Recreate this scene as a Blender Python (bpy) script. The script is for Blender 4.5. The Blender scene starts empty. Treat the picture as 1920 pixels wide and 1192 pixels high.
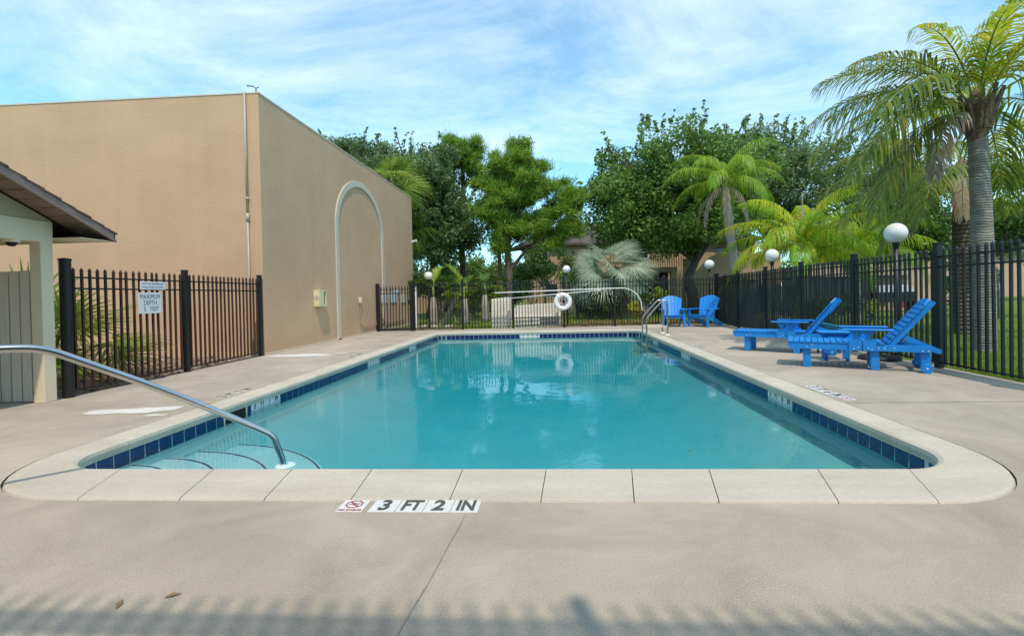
import bpy, bmesh, math, random
import numpy as np
from mathutils import Vector, Matrix
random.seed(7)
C = bpy.context.scene.collection
SC = bpy.context.scene
R = math.radians
# ------------------------------------------------------------------ camera
cd = bpy.data.cameras.new('camera'); cam = bpy.data.objects.new('camera', cd); C.objects.link(cam)
F = 870.0; yaw = math.atan(51/870); pitch = R(-.5); roll = .022
dv = Vector((-math.sin(yaw)*math.cos(pitch), math.cos(yaw)*math.cos(pitch), math.sin(pitch)))
rv = dv.cross(Vector((0, 0, 1))).normalized(); uv = rv.cross(dv)
RV = rv*math.cos(roll) - uv*math.sin(roll); UV = uv*math.cos(roll) + rv*math.sin(roll)
M = Matrix((RV, UV, -dv)).transposed().to_4x4(); M.translation = Vector((0, 0, 1.2))
cam.matrix_world = M
cd.sensor_width = 36; cd.lens = F/1920*36; cd.shift_x = -25/1920; cd.shift_y = -35.4/1920
cd.clip_start = .05; cd.clip_end = 2000
SC.camera = cam
# ------------------------------------------------------------------ world, sun, exposure
SUNV = Vector((.18, -.56, 1.0)).normalized()
SUN_ELEV = math.asin(SUNV.z); SUN_AZ = math.atan2(SUNV.x, SUNV.y)
w = bpy.data.worlds.new('World'); SC.world = w; w.use_nodes = True
nt = w.node_tree; nt.nodes.clear()
def N(t, **k):
    n = nt.nodes.new(t)
    for a, b in k.items(): setattr(n, a, b)
    return n
out = N('ShaderNodeOutputWorld'); bg = N('ShaderNodeBackground'); sky = N('ShaderNodeTexSky')
sky.sky_type = 'NISHITA'; sky.sun_disc = False; sky.sun_elevation = SUN_ELEV; sky.sun_rotation = SUN_AZ
sky.air_density = 1.0; sky.dust_density = .2; sky.ozone_density = 1.5
SKY_STRENGTH = .15
bg.inputs['Strength'].default_value = SKY_STRENGTH
tint = N('ShaderNodeMix', data_type='RGBA', blend_type='MULTIPLY'); tint.inputs[0].default_value = 1
tint.inputs[7].default_value = (.50, 1.04, 1.10, 1)
tc = N('ShaderNodeTexCoord'); sep = N('ShaderNodeSeparateXYZ')
nt.links.new(tc.outputs['Generated'], sep.inputs[0])
zz = N('ShaderNodeMath', operation='MAXIMUM'); zz.inputs[1].default_value = 0.0; nt.links.new(sep.outputs['Z'], zz.inputs[0])
za = N('ShaderNodeMath', operation='ADD'); za.inputs[1].default_value = .22; nt.links.new(zz.outputs[0], za.inputs[0])
dx = N('ShaderNodeMath', operation='DIVIDE'); dy = N('ShaderNodeMath', operation='DIVIDE')
nt.links.new(sep.outputs['X'], dx.inputs[0]); nt.links.new(za.outputs[0], dx.inputs[1])
nt.links.new(sep.outputs['Y'], dy.inputs[0]); nt.links.new(za.outputs[0], dy.inputs[1])
cmb = N('ShaderNodeCombineXYZ'); nt.links.new(dx.outputs[0], cmb.inputs[0]); nt.links.new(dy.outputs[0], cmb.inputs[1])
mp = N('ShaderNodeMapping'); mp.inputs['Scale'].default_value = (1.0, 1.5, 1); mp.inputs['Rotation'].default_value = (0, 0, .5)
mp.inputs['Location'].default_value = (7.7, 2.2, 4)
nt.links.new(cmb.outputs[0], mp.inputs[0])
n1 = N('ShaderNodeTexNoise'); n1.inputs['Scale'].default_value = 1.1; n1.inputs['Detail'].default_value = 8; n1.inputs['Roughness'].default_value = .66; n1.inputs['Distortion'].default_value = .5
nt.links.new(mp.outputs[0], n1.inputs['Vector'])
cr = N('ShaderNodeValToRGB'); cr.color_ramp.elements[0].position = .42; cr.color_ramp.elements[1].position = .80
cr.color_ramp.elements[0].color = (.15, .15, .15, 1); cr.color_ramp.elements[1].color = (.78, .78, .78, 1)
nt.links.new(n1.outputs['Fac'], cr.inputs[0])
cmix = N('ShaderNodeMix', data_type='RGBA')
cmix.inputs[7].default_value = (5.3, 5.85, 6.0, 1)
nt.links.new(sky.outputs[0], tint.inputs[6]); nt.links.new(tint.outputs[2], cmix.inputs[6]); nt.links.new(cr.outputs[0], cmix.inputs[0])
nt.links.new(cmix.outputs[2], bg.inputs['Color']); nt.links.new(bg.outputs[0], out.inputs['Surface'])
sl = bpy.data.lights.new('sun', 'SUN'); so = bpy.data.objects.new('sun', sl); C.objects.link(so)
sl.energy = 2.05; sl.angle = R(.9); sl.color = (1, .88, .74)
so.rotation_euler = (-SUNV).to_track_quat('-Z', 'Y').to_euler(); so.location = (5, -10, 20)
SC.view_settings.view_transform = 'Standard'; SC.view_settings.look = 'None'; SC.view_settings.gamma = 1
SC.view_settings.exposure = .70; SC.view_settings.use_curve_mapping = False
SC.render.engine = 'CYCLES'
SC.cycles.use_denoising = True; SC.cycles.max_bounces = 8; SC.cycles.transparent_max_bounces = 16
SC.cycles.sample_clamp_indirect = 6
# ------------------------------------------------------------------ materials
def mat(name, col, col2=None, rough=.6, metal=0, scale=4, var=.12, bump=0, bscale=40, detail=4, spec=.5, stretch=(1,1,1), rough_var=0, bdetail=6, speck=0, speck_scale=60, coords='Object'):
    m = bpy.data.materials.new(name); m.use_nodes = True; t = m.node_tree; b = t.nodes['Principled BSDF']
    b.inputs['Roughness'].default_value = rough; b.inputs['Metallic'].default_value = metal
    b.inputs['Specular IOR Level'].default_value = spec
    if col2 is None: col2 = tuple(c*(1-var*2) for c in col)
    tcn = t.nodes.new('ShaderNodeTexCoord'); mpn = t.nodes.new('ShaderNodeMapping'); mpn.inputs['Scale'].default_value = stretch
    t.links.new(tcn.outputs[coords], mpn.inputs[0])
    nz = t.nodes.new('ShaderNodeTexNoise'); nz.inputs['Scale'].default_value = scale; nz.inputs['Detail'].default_value = detail; nz.inputs['Roughness'].default_value = .6
    t.links.new(mpn.outputs[0], nz.inputs['Vector'])
    rp = t.nodes.new('ShaderNodeValToRGB'); rp.color_ramp.elements[0].position = .35; rp.color_ramp.elements[1].position = .65
    rp.color_ramp.elements[0].color = (*col2, 1); rp.color_ramp.elements[1].color = (*col, 1)
    t.links.new(nz.outputs['Fac'], rp.inputs[0]); last = rp.outputs[0]
    if speck:
        n3 = t.nodes.new('ShaderNodeTexNoise'); n3.inputs['Scale'].default_value = speck_scale; n3.inputs['Detail'].default_value = 3
        t.links.new(mpn.outputs[0], n3.inputs['Vector'])
        r3 = t.nodes.new('ShaderNodeMapRange'); r3.inputs[1].default_value = .3; r3.inputs[2].default_value = .7; r3.inputs[3].default_value = 1-speck; r3.inputs[4].default_value = 1+speck*.5
        t.links.new(n3.outputs['Fac'], r3.inputs[0])
        mm = t.nodes.new('ShaderNodeMix'); mm.data_type = 'RGBA'; mm.blend_type = 'MULTIPLY'; mm.inputs[0].default_value = 1
        t.links.new(last, mm.inputs[6]); t.links.new(r3.outputs[0], mm.inputs[7]); last = mm.outputs[2]
    t.links.new(last, b.inputs['Base Color'])
    if bump:
        n2 = t.nodes.new('ShaderNodeTexNoise'); n2.inputs['Scale'].default_value = bscale; n2.inputs['Detail'].default_value = bdetail
        t.links.new(mpn.outputs[0], n2.inputs['Vector'])
        bp = t.nodes.new('ShaderNodeBump'); bp.inputs['Strength'].default_value = 1; bp.inputs['Distance'].default_value = bump
        t.links.new(n2.outputs['Fac'], bp.inputs['Height']); t.links.new(bp.outputs[0], b.inputs['Normal'])
    return m
def leafmat(name, c1, c2, c3=None, trans=.35, rough=.45, spec=.35):
    m = bpy.data.materials.new(name); m.use_nodes = True; t = m.node_tree; b = t.nodes['Principled BSDF']
    b.inputs['Roughness'].default_value = rough; b.inputs['Specular IOR Level'].default_value = spec
    g = t.nodes.new('ShaderNodeNewGeometry'); rp = t.nodes.new('ShaderNodeValToRGB')
    e = rp.color_ramp.elements; e[0].color = (*c1, 1); e[1].color = (*c2, 1); e[1].position = .8
    if c3: x = e.new(.96); x.color = (*c3, 1)
    tcn = t.nodes.new('ShaderNodeTexCoord'); nz = t.nodes.new('ShaderNodeTexNoise'); nz.inputs['Scale'].default_value = 1.1; nz.inputs['Detail'].default_value = 3; t.links.new(tcn.outputs['Object'], nz.inputs['Vector'])
    mr = t.nodes.new('ShaderNodeMapRange'); mr.inputs[1].default_value = .32; mr.inputs[2].default_value = .68; mr.inputs[3].default_value = -.28; mr.inputs[4].default_value = .28; t.links.new(nz.outputs['Fac'], mr.inputs[0])
    ad = t.nodes.new('ShaderNodeMath'); ad.operation = 'ADD'; ad.use_clamp = True; t.links.new(g.outputs['Random Per Island'], ad.inputs[0]); t.links.new(mr.outputs[0], ad.inputs[1])
    t.links.new(ad.outputs[0], rp.inputs[0]); t.links.new(rp.outputs[0], b.inputs['Base Color'])
    tr = t.nodes.new('ShaderNodeBsdfTranslucent'); hs = t.nodes.new('ShaderNodeHueSaturation'); hs.inputs['Value'].default_value = 1.35; hs.inputs['Hue'].default_value = .485
    t.links.new(rp.outputs[0], hs.inputs['Color']); t.links.new(hs.outputs[0], tr.inputs['Color'])
    mx = t.nodes.new('ShaderNodeMixShader'); mx.inputs[0].default_value = trans
    t.links.new(b.outputs[0], mx.inputs[1]); t.links.new(tr.outputs[0], mx.inputs[2])
    t.links.new(mx.outputs[0], t.nodes['Material Output'].inputs['Surface'])
    return m
MT = {}
def deck_material():
    m = mat('deck_concrete', (.49, .426, .342), (.41, .355, .285), rough=.88, scale=.5, detail=14, bump=.0012, bscale=180, spec=.2, speck=.17, speck_scale=120)
    t = m.node_tree; b = t.nodes['Principled BSDF']; src = b.inputs['Base Color'].links[0].from_socket
    tcn = t.nodes.new('ShaderNodeTexCoord')
    def nz(sc, det, rgh, lo, hi, a, c, dist=0):
        n = t.nodes.new('ShaderNodeTexNoise'); n.inputs['Scale'].default_value = sc; n.inputs['Detail'].default_value = det; n.inputs['Roughness'].default_value = rgh; n.inputs['Distortion'].default_value = dist
        t.links.new(tcn.outputs['Object'], n.inputs['Vector']); r = t.nodes.new('ShaderNodeMapRange'); r.inputs[1].default_value = lo; r.inputs[2].default_value = hi; r.inputs[3].default_value = a; r.inputs[4].default_value = c
        t.links.new(n.outputs['Fac'], r.inputs[0]); return r.outputs[0]
    def mul(x, fac):
        q = t.nodes.new('ShaderNodeMix'); q.data_type = 'RGBA'; q.blend_type = 'MULTIPLY'; q.inputs[0].default_value = 1; t.links.new(x, q.inputs[6]); t.links.new(fac, q.inputs[7]); return q.outputs[2]
    # worn pitted patches: fine dark pits, only inside scattered patches
    pit = nz(130, 5, .8, .50, .64, 0, 1); patch = nz(1.7, 5, .6, .52, .72, 0, .60, .6)
    mm = t.nodes.new('ShaderNodeMath'); mm.operation = 'MULTIPLY'; t.links.new(pit, mm.inputs[0]); t.links.new(patch, mm.inputs[1])
    sub = t.nodes.new('ShaderNodeMath'); sub.operation = 'SUBTRACT'; sub.inputs[0].default_value = 1; t.links.new(mm.outputs[0], sub.inputs[1])
    x = mul(src, sub.outputs[0]); x = mul(x, nz(1.1, 10, .66, .3, .72, .82, 1.12, 1.2)); x = mul(x, nz(.33, 6, .6, .35, .65, .86, 1.05, .8))
    t.links.new(x, b.inputs['Base Color']); return m
MT['deck'] = deck_material()
MT['coping'] = mat('coping_stone', (.57, .515, .42), (.48, .43, .345), rough=.75, scale=1.8, detail=14, bump=.0012, bscale=90, spec=.3, stretch=(.5,1.8,1), speck=.10, speck_scale=60)
MT['joint'] = mat('joint_gap', (.13, .11, .09), rough=.95, scale=8)
def stucco_material():
    m = mat('stucco', (.62, .405, .253), (.575, .372, .23), rough=.9, scale=.6, detail=12, bump=.0045, bscale=13, bdetail=9, spec=.15, stretch=(1,1,1.5), speck=.06, speck_scale=25)
    t = m.node_tree; b = t.nodes['Principled BSDF']; x = b.inputs['Base Color'].links[0].from_socket; tcn = t.nodes.new('ShaderNodeTexCoord')
    for st, lo, hi, a, c in (((1.6,1.6,.10), .45, .75, 1.0, .955), ((.35,.35,.5), .35, .65, .94, 1.04)):
        mp_ = t.nodes.new('ShaderNodeMapping'); mp_.inputs['Scale'].default_value = st; t.links.new(tcn.outputs['Object'], mp_.inputs[0])
        n = t.nodes.new('ShaderNodeTexNoise'); n.inputs['Scale'].default_value = 1.4; n.inputs['Detail'].default_value = 7; t.links.new(mp_.outputs[0], n.inputs['Vector'])
        r = t.nodes.new('ShaderNodeMapRange'); r.inputs[1].default_value = lo; r.inputs[2].default_value = hi; r.inputs[3].default_value = a; r.inputs[4].default_value = c; t.links.new(n.outputs['Fac'], r.inputs[0])
        q = t.nodes.new('ShaderNodeMix'); q.data_type = 'RGBA'; q.blend_type = 'MULTIPLY'; q.inputs[0].default_value = 1; t.links.new(x, q.inputs[6]); t.links.new(r.outputs[0], q.inputs[7]); x = q.outputs[2]
    t.links.new(x, b.inputs['Base Color']); return m
MT['stucco'] = stucco_material()
MT['stucco2'] = mat('stucco_far', (.42, .29, .17), (.36, .25, .15), rough=.9, scale=1.2, detail=6, bump=.01, bscale=12, spec=.15)
MT['stuccor'] = mat('stucco_pink', (.52, .36, .25), (.46, .32, .22), rough=.9, scale=1.2, detail=6, bump=.01, bscale=12, spec=.15)
MT['stuccop'] = mat('stucco_poolhouse', (.50, .42, .30), rough=.9, scale=1.5, bump=.008, bscale=14, spec=.15, var=.05)
MT['trim'] = mat('arch_trim', (.62, .53, .42), rough=.8, var=.04, bump=.004, bscale=20)
MT['cream'] = mat('cream_paint', (.76, .635, .46), rough=.55, var=.04, scale=2)
MT['plank'] = mat('plank_paint', (.68, .59, .50), (.60, .52, .44), rough=.65, scale=3, stretch=(6,6,.8), bump=.001, bscale=30)
MT['brown'] = mat('brown_gap', (.09, .05, .035), rough=.8)
MT['fascia'] = mat('fascia_brown', (.30, .20, .165), rough=.55, var=.08)
MT['soffit'] = mat('soffit_brown', (.27, .19, .14), rough=.7, var=.12, scale=6)
MT['shingle'] = mat('shingle_brown', (.20, .11, .085), (.12, .07, .055), rough=.9, scale=14, bump=.004, bscale=60)
MT['roof'] = mat('roof_brown', (.115, .082, .066), (.075, .056, .048), rough=.9, scale=10, bump=.01, bscale=20)
MT['black'] = mat('black_iron', (.012, .012, .013), rough=.42, var=.15, scale=9, bump=.0006, bscale=60)
MT['redbrown'] = mat('redbrown_iron', (.085, .026, .013), (.04, .016, .011), rough=.5, scale=5)  # dark red-brown iron for the left pickets
MT['steel'] = mat('steel', (.62, .61, .59), rough=.16, metal=1, var=.03)
MT['steel2'] = mat('ladder_steel', (.52, .49, .44), rough=.28, metal=1, var=.08, scale=12)
MT['white'] = mat('white_paint', (.78, .78, .76), rough=.5, var=.02)
MT['pole'] = mat('pole_white', (.72, .72, .70), rough=.3, var=.02)
MT['spa'] = mat('spa_plastic', (.84, .79, .68), (.76, .71, .60), rough=.5, scale=2)
MT['aqua'] = mat('aqua_plastic', (.55, .78, .78), rough=.3, var=.02)
MT['globe'] = mat('globe_white', (.80, .79, .76), rough=.12, var=.02, scale=3, spec=.6)
MT['sign'] = mat('sign_face', (.72, .73, .73), rough=.4, var=.02)
MT['ink'] = mat('ink_blue', (.03, .05, .13), rough=.5, var=.05)
MT['inkb'] = mat('ink_black', (.03, .03, .03), rough=.6, var=.15, scale=40)
MT['inkgrey'] = mat('ink_worn', (.10, .095, .09), (.05,.05,.05), rough=.7, scale=60)
MT['inkred'] = mat('ink_red', (.42, .06, .05), rough=.6, var=.1)
MT['marker'] = mat('marker_tile', (.70, .70, .68), (.62, .62, .60), rough=.45, scale=20)
MT['bluetile'] = mat('blue_tile', (.013, .040, .17), (.006, .018, .085), rough=.14, scale=30, detail=8, spec=.6)
MT['grout'] = mat('grout', (.62, .66, .66), rough=.9, var=.05)
MT['plaster'] = mat('pool_plaster', (.165, .39, .43), (.135, .355, .40), rough=.8, scale=1.2, detail=8, spec=.2)
MT['shallowplaster'] = mat('shallow_tint_plaster', (.30, .50, .53), (.26, .46, .49), rough=.8, scale=2)  # same plaster as the basin, lightened to imitate light through shallower water
MT['stepline'] = mat('step_tile', (.01, .02, .16), rough=.4)
MT['blue'] = mat('blue_lumber', (.012, .26, .74), (.009, .225, .65), rough=.38, scale=2, detail=6, stretch=(1,1,1), bump=.0008, bscale=50, spec=.45)
MT['teal'] = mat('teal_lumber', (.03, .34, .46), rough=.4, var=.05)
MT['bolt'] = mat('bolt_cap', (.7, .72, .74), rough=.35, var=.02)
MT['rubber'] = mat('black_rubber', (.02, .02, .02), rough=.7)
MT['mulch'] = mat('mulch', (.24, .11, .07), (.10, .05, .035), rough=.95, scale=16, detail=8, bump=.03, bscale=24)
MT['mulch2'] = mat('mulch_pale', (.33, .26, .20), (.16, .11, .08), rough=.95, scale=18, detail=8, bump=.03, bscale=24)
MT['soil'] = mat('lawn_soil', (.17, .22, .05), (.12, .165, .04), rough=.95, scale=3, detail=10, bump=.02, bscale=40, spec=.1)
MT['path'] = mat('path_grey', (.35, .33, .31), rough=.9, scale=3)
MT['glass'] = mat('window_glass', (.03, .035, .04), rough=.08, spec=.8, var=.3)
MT['dark'] = mat('dark_interior', (.012, .012, .015), rough=.8)
MT['darkgrey'] = mat('dark_screen', (.035, .036, .042), rough=.6, scale=3)
MT['red'] = mat('red_plastic', (.5, .03, .03), rough=.4)
MT['yellowbox'] = mat('pale_yellow', (.72, .66, .40), rough=.5, var=.04)
MT['carwhite'] = mat('car_white', (.75, .76, .78), rough=.25, var=.02)
MT['bark'] = mat('oak_bark', (.12, .095, .075), (.06, .05, .04), rough=.95, scale=6, stretch=(3,3,.7), bump=.03, bscale=14)
MT['pinebark'] = mat('pine_bark', (.18, .12, .09), (.09, .06, .05), rough=.95, scale=6, stretch=(3,3,.8), bump=.03, bscale=14)
MT['palebark'] = mat('pale_bark', (.36, .32, .28), (.27, .235, .20), rough=.9, scale=5, stretch=(1,1,4), bump=.012, bscale=10)
def ringbark(name, c1, c2, freq=9, dist=.03, lo=.62):
    m = mat(name, c1, c2, rough=.9, scale=3, detail=8, stretch=(1,1,2.5)); t = m.node_tree
    tcn = t.nodes.new('ShaderNodeTexCoord'); wv = t.nodes.new('ShaderNodeTexWave'); wv.wave_type = 'BANDS'; wv.bands_direction = 'Z'
    wv.inputs['Scale'].default_value = freq; wv.inputs['Distortion'].default_value = 7.0; wv.inputs['Detail'].default_value = 5; wv.inputs['Detail Scale'].default_value = .8; wv.inputs['Detail Roughness'].default_value = .7
    t.links.new(tcn.outputs['Object'], wv.inputs[0])
    bp = t.nodes.new('ShaderNodeBump'); bp.inputs['Distance'].default_value = dist; t.links.new(wv.outputs['Fac'], bp.inputs['Height'])
    b = t.nodes['Principled BSDF']; t.links.new(bp.outputs[0], b.inputs['Normal'])
    src = b.inputs['Base Color'].links[0].from_socket
    mm = t.nodes.new('ShaderNodeMix'); mm.data_type = 'RGBA'; mm.blend_type = 'MULTIPLY'; mm.inputs[0].default_value = 1
    mr = t.nodes.new('ShaderNodeMapRange'); mr.inputs[1].default_value = 0; mr.inputs[2].default_value = .35; mr.inputs[3].default_value = lo; mr.inputs[4].default_value = 1
    t.links.new(wv.outputs['Fac'], mr.inputs[0]); t.links.new(src, mm.inputs[6]); t.links.new(mr.outputs[0], mm.inputs[7]); t.links.new(mm.outputs[2], b.inputs['Base Color'])
    return m
MT['cocobark'] = ringbark('coconut_bark', (.36, .33, .29), (.19, .175, .155), 6.5, .012, .74)
MT['cocobark2'] = ringbark('coconut_bark_brown', (.20, .15, .11), (.11, .085, .065), 3.2, .06)
MT['boot'] = mat('palm_boot', (.27, .18, .12), (.12, .075, .05), rough=.95, scale=8, stretch=(3,3,1), bump=.02, bscale=14)
MT['oak'] = leafmat('oak_leaf', (.05, .11, .02), (.18, .31, .055), (.24, .36, .10))
MT['oakd'] = leafmat('oak_leaf_dark', (.05, .10, .03), (.145, .235, .07), (.23, .28, .15))
MT['oakl'] = leafmat('oak_leaf_greyish', (.08, .14, .045), (.20, .30, .10), (.27, .33, .16))
MT['pine'] = leafmat('pine_needle', (.08, .17, .015), (.23, .38, .035), (.30, .43, .06), trans=.35)
MT['hedge'] = leafmat('hedge_leaf', (.03, .075, .012), (.09, .19, .025), (.14, .26, .04))
MT['lime'] = leafmat('lime_leaf', (.14, .24, .02), (.30, .42, .04), (.42, .48, .08), trans=.45)
MT['yellow'] = leafmat('yellow_leaf', (.30, .34, .02), (.52, .50, .04), (.55, .50, .10), trans=.4)
MT['cocof'] = leafmat('coconut_frond', (.09, .155, .018), (.21, .29, .04), (.38, .34, .06), trans=.42)
MT['cocoy'] = leafmat('coconut_frond_yellow', (.22, .32, .015), (.42, .49, .03), (.60, .46, .04), trans=.45)
MT['queen'] = leafmat('queen_frond', (.12, .26, .012), (.25, .42, .025), (.38, .46, .04), trans=.45)
MT['areca'] = leafmat('areca_frond', (.17, .36, .010), (.34, .54, .02), (.48, .46, .03), trans=.45)
MT['arecay'] = leafmat('areca_frond_yellow', (.30, .40, .012), (.46, .54, .02), (.52, .34, .03), trans=.45)
MT['fan'] = leafmat('fan_leaf', (.11, .20, .02), (.24, .36, .05), (.32, .34, .08), trans=.4)
MT['greyfan'] = leafmat('grey_fan_leaf', (.28, .35, .24), (.46, .53, .39), (.52, .55, .42), trans=.3, rough=.6)
MT['deadf'] = leafmat('dead_frond', (.30, .245, .19), (.55, .46, .37), (.48, .29, .12), trans=.25, rough=.8, spec=.1)
MT['grass'] = leafmat('grass_blade', (.12, .22, .02), (.27, .40, .05), (.42, .40, .14), trans=.4)
MT['stem'] = mat('palm_stem', (.20, .28, .05), (.26, .26, .05), rough=.5)
MT['stemd'] = mat('dead_stem', (.30, .22, .15), rough=.9)
# ------------------------------------------------------------------ object helpers
class MB:
    def __init__(s): s.v = []; s.f = []; s.mi = []
    def add(s, vs, fs, mi=0):
        o = len(s.v); s.v.extend([tuple(p) for p in vs]); s.f.extend([tuple(i+o for i in f) for f in fs]); s.mi.extend([mi]*len(fs)); return s
    def box(s, x0, x1, y0, y1, z0, z1, mi=0):
        return s.add([(x0,y0,z0),(x1,y0,z0),(x1,y1,z0),(x0,y1,z0),(x0,y0,z1),(x1,y0,z1),(x1,y1,z1),(x0,y1,z1)],
                     [(0,3,2,1),(4,5,6,7),(0,1,5,4),(1,2,6,5),(2,3,7,6),(3,0,4,7)], mi)
    def bbox(s, x0, x1, y0, y1, z0, z1, b=.004, mi=0):       # bevelled box
        bm = bmesh.new(); bmesh.ops.create_cube(bm, size=1)
        for v in bm.verts: v.co = ((x0+x1)/2+v.co.x*(x1-x0), (y0+y1)/2+v.co.y*(y1-y0), (z0+z1)/2+v.co.z*(z1-z0))
        bmesh.ops.bevel(bm, geom=bm.edges[:], offset=b, segments=1, affect='EDGES')
        bm.verts.index_update(); s.add([v.co[:] for v in bm.verts], [[v.index for v in f.verts] for f in bm.faces], mi); bm.free(); return s
    def beam(s, a, b, wd, ht, up=(0,0,1), mi=0):             # board from a to b
        a = Vector(a); b = Vector(b); d = (b-a).normalized(); u = Vector(up); r = d.cross(u).normalized(); u = r.cross(d)
        r *= wd/2; u *= ht/2
        return s.add([a-r-u, a+r-u, a+r+u, a-r+u, b-r-u, b+r-u, b+r+u, b-r+u], [(0,1,2,3),(7,6,5,4),(0,4,5,1),(1,5,6,2),(2,6,7,3),(3,7,4,0)], mi)
    def tube(s, pts, r, n=8, caps=True, mi=0):
        pts = [Vector(p) for p in pts]; rs = r if isinstance(r, (list, tuple)) else [r]*len(pts)
        vs = []; fs = []; prev = None
        for i, p in enumerate(pts):
            d = (pts[min(i+1, len(pts)-1)]-pts[max(i-1, 0)])
            d = d.normalized() if d.length > 1e-9 else Vector((0,0,1))
            if prev is None:
                a = Vector((1,0,0)) if abs(d.x) < .9 else Vector((0,1,0)); x = d.cross(a).normalized()
            else:
                x = prev - d*prev.dot(d); x = x.normalized()
            prev = x; y = d.cross(x)
            for k in range(n):
                a = 2*math.pi*k/n; vs.append(p+x*(rs[i]*math.cos(a))+y*(rs[i]*math.sin(a)))
        for i in range(len(pts)-1):
            for k in range(n):
                fs.append((i*n+k, i*n+(k+1) % n, (i+1)*n+(k+1) % n, (i+1)*n+k))
        if caps: fs.append(tuple(range(n-1, -1, -1))); fs.append(tuple((len(pts)-1)*n+k for k in range(n)))
        return s.add(vs, fs, mi)
    def lathe(s, prof, n=16, c=(0,0,0), mi=0):
        vs = []; fs = []
        for r, z in prof:
            for k in range(n): a = 2*math.pi*k/n; vs.append((c[0]+r*math.cos(a), c[1]+r*math.sin(a), c[2]+z))
        for i in range(len(prof)-1):
            for k in range(n): fs.append((i*n+k, i*n+(k+1) % n, (i+1)*n+(k+1) % n, (i+1)*n+k))
        return s.add(vs, fs, mi)
    def prism(s, poly, d, mi=0):                              # poly of 3-D points, extruded by vector d
        n = len(poly); d = Vector(d); vs = [Vector(p) for p in poly]+[Vector(p)+d for p in poly]
        fs = [tuple(range(n-1,-1,-1)), tuple(range(n, 2*n))]+[(i, (i+1) % n, n+(i+1) % n, n+i) for i in range(n)]
        return s.add(vs, fs, mi)
    def mesh(s, name, mats, smooth=False):
        me = bpy.data.meshes.new(name); me.from_pydata(s.v, [], s.f)
        for m in (mats if isinstance(mats, (list, tuple)) else [mats]): me.materials.append(MT[m])
        me.polygons.foreach_set('material_index', s.mi)
        if smooth: me.polygons.foreach_set('use_smooth', [True]*len(s.f))
        bm = bmesh.new(); bm.from_mesh(me); bmesh.ops.recalc_face_normals(bm, faces=bm.faces); bm.to_mesh(me); bm.free()
        me.update(); return me
    def build(s, name, mats, parent=None, smooth=False, loc=None):
        return link(name, s.mesh(name, mats, smooth), parent, loc)
def link(name, me, parent=None, loc=None, rot=None):
    o = bpy.data.objects.new(name, me); C.objects.link(o)
    if parent is not None: o.parent = parent
    if loc is not None: o.location = loc
    if rot is not None: o.rotation_euler = rot
    return o
def tag(o, label=None, cat=None, group=None, kind=None):
    if label: o['label'] = label
    if cat: o['category'] = cat
    if group: o['group'] = group
    if kind: o['kind'] = kind
    return o
def thing(name, label, cat, loc=(0,0,0), rotz=0, group=None):
    o = bpy.data.objects.new(name, None); C.objects.link(o); o.location = loc; o.rotation_euler = (0,0,rotz); o.empty_display_size = .2
    return tag(o, label, cat, group)
def struct(o): o['kind'] = 'structure'; return o
def fastmesh(name, V, Fq, m, smooth=False):
    V = np.asarray(V, np.float32).reshape(-1, 3); Fq = np.asarray(Fq, np.int32); k = Fq.shape[1]; n = len(Fq)
    me = bpy.data.meshes.new(name); me.vertices.add(len(V)); me.vertices.foreach_set('co', V.ravel())
    me.loops.add(n*k); me.loops.foreach_set('vertex_index', Fq.ravel()); me.polygons.add(n)
    me.polygons.foreach_set('loop_start', np.arange(n, dtype=np.int32)*k); me.polygons.foreach_set('loop_total', np.full(n, k, np.int32))
    if smooth: me.polygons.foreach_set('use_smooth', np.ones(n, bool))
    me.materials.append(MT[m]); me.update(calc_edges=True); me.validate(); return me
TEXT_CACHE = {}
def text_mesh(txt, size, m, bold=.0, shear=0, align='CENTER', thick=.0005, sx=1.0):
    key = (txt, size, m, bold, shear, sx)
    if key in TEXT_CACHE: return TEXT_CACHE[key]
    cu = bpy.data.curves.new('lettering', 'FONT'); cu.body = txt; cu.size = size; cu.align_x = align; cu.align_y = 'CENTER'
    cu.offset = bold; cu.shear = shear; cu.extrude = thick; cu.resolution_u = 3
    o = bpy.data.objects.new('lettering_tmp', cu); C.objects.link(o)
    bpy.context.view_layer.update()
    me = bpy.data.meshes.new_from_object(o.evaluated_get(bpy.context.evaluated_depsgraph_get()))
    bpy.data.objects.remove(o); bpy.data.curves.remove(cu)
    me.materials.clear(); me.materials.append(MT[m])
    if sx != 1.0: me.transform(Matrix.Diagonal((sx, 1, 1, 1)))
    TEXT_CACHE[key] = me; return me
def put_text(txt, size, m, parent, origin, xdir, ydir, bold=0, shear=0, sx=1.0, name='lettering'):
    x = Vector(xdir).normalized(); y = Vector(ydir).normalized(); z = x.cross(y)
    o = link(name, text_mesh(txt, size, m, bold, shear, sx=sx), parent)
    Mx = Matrix((x, y, z)).transposed().to_4x4(); Mx.translation = Vector(origin); o.matrix_local = Mx
    return o
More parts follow.
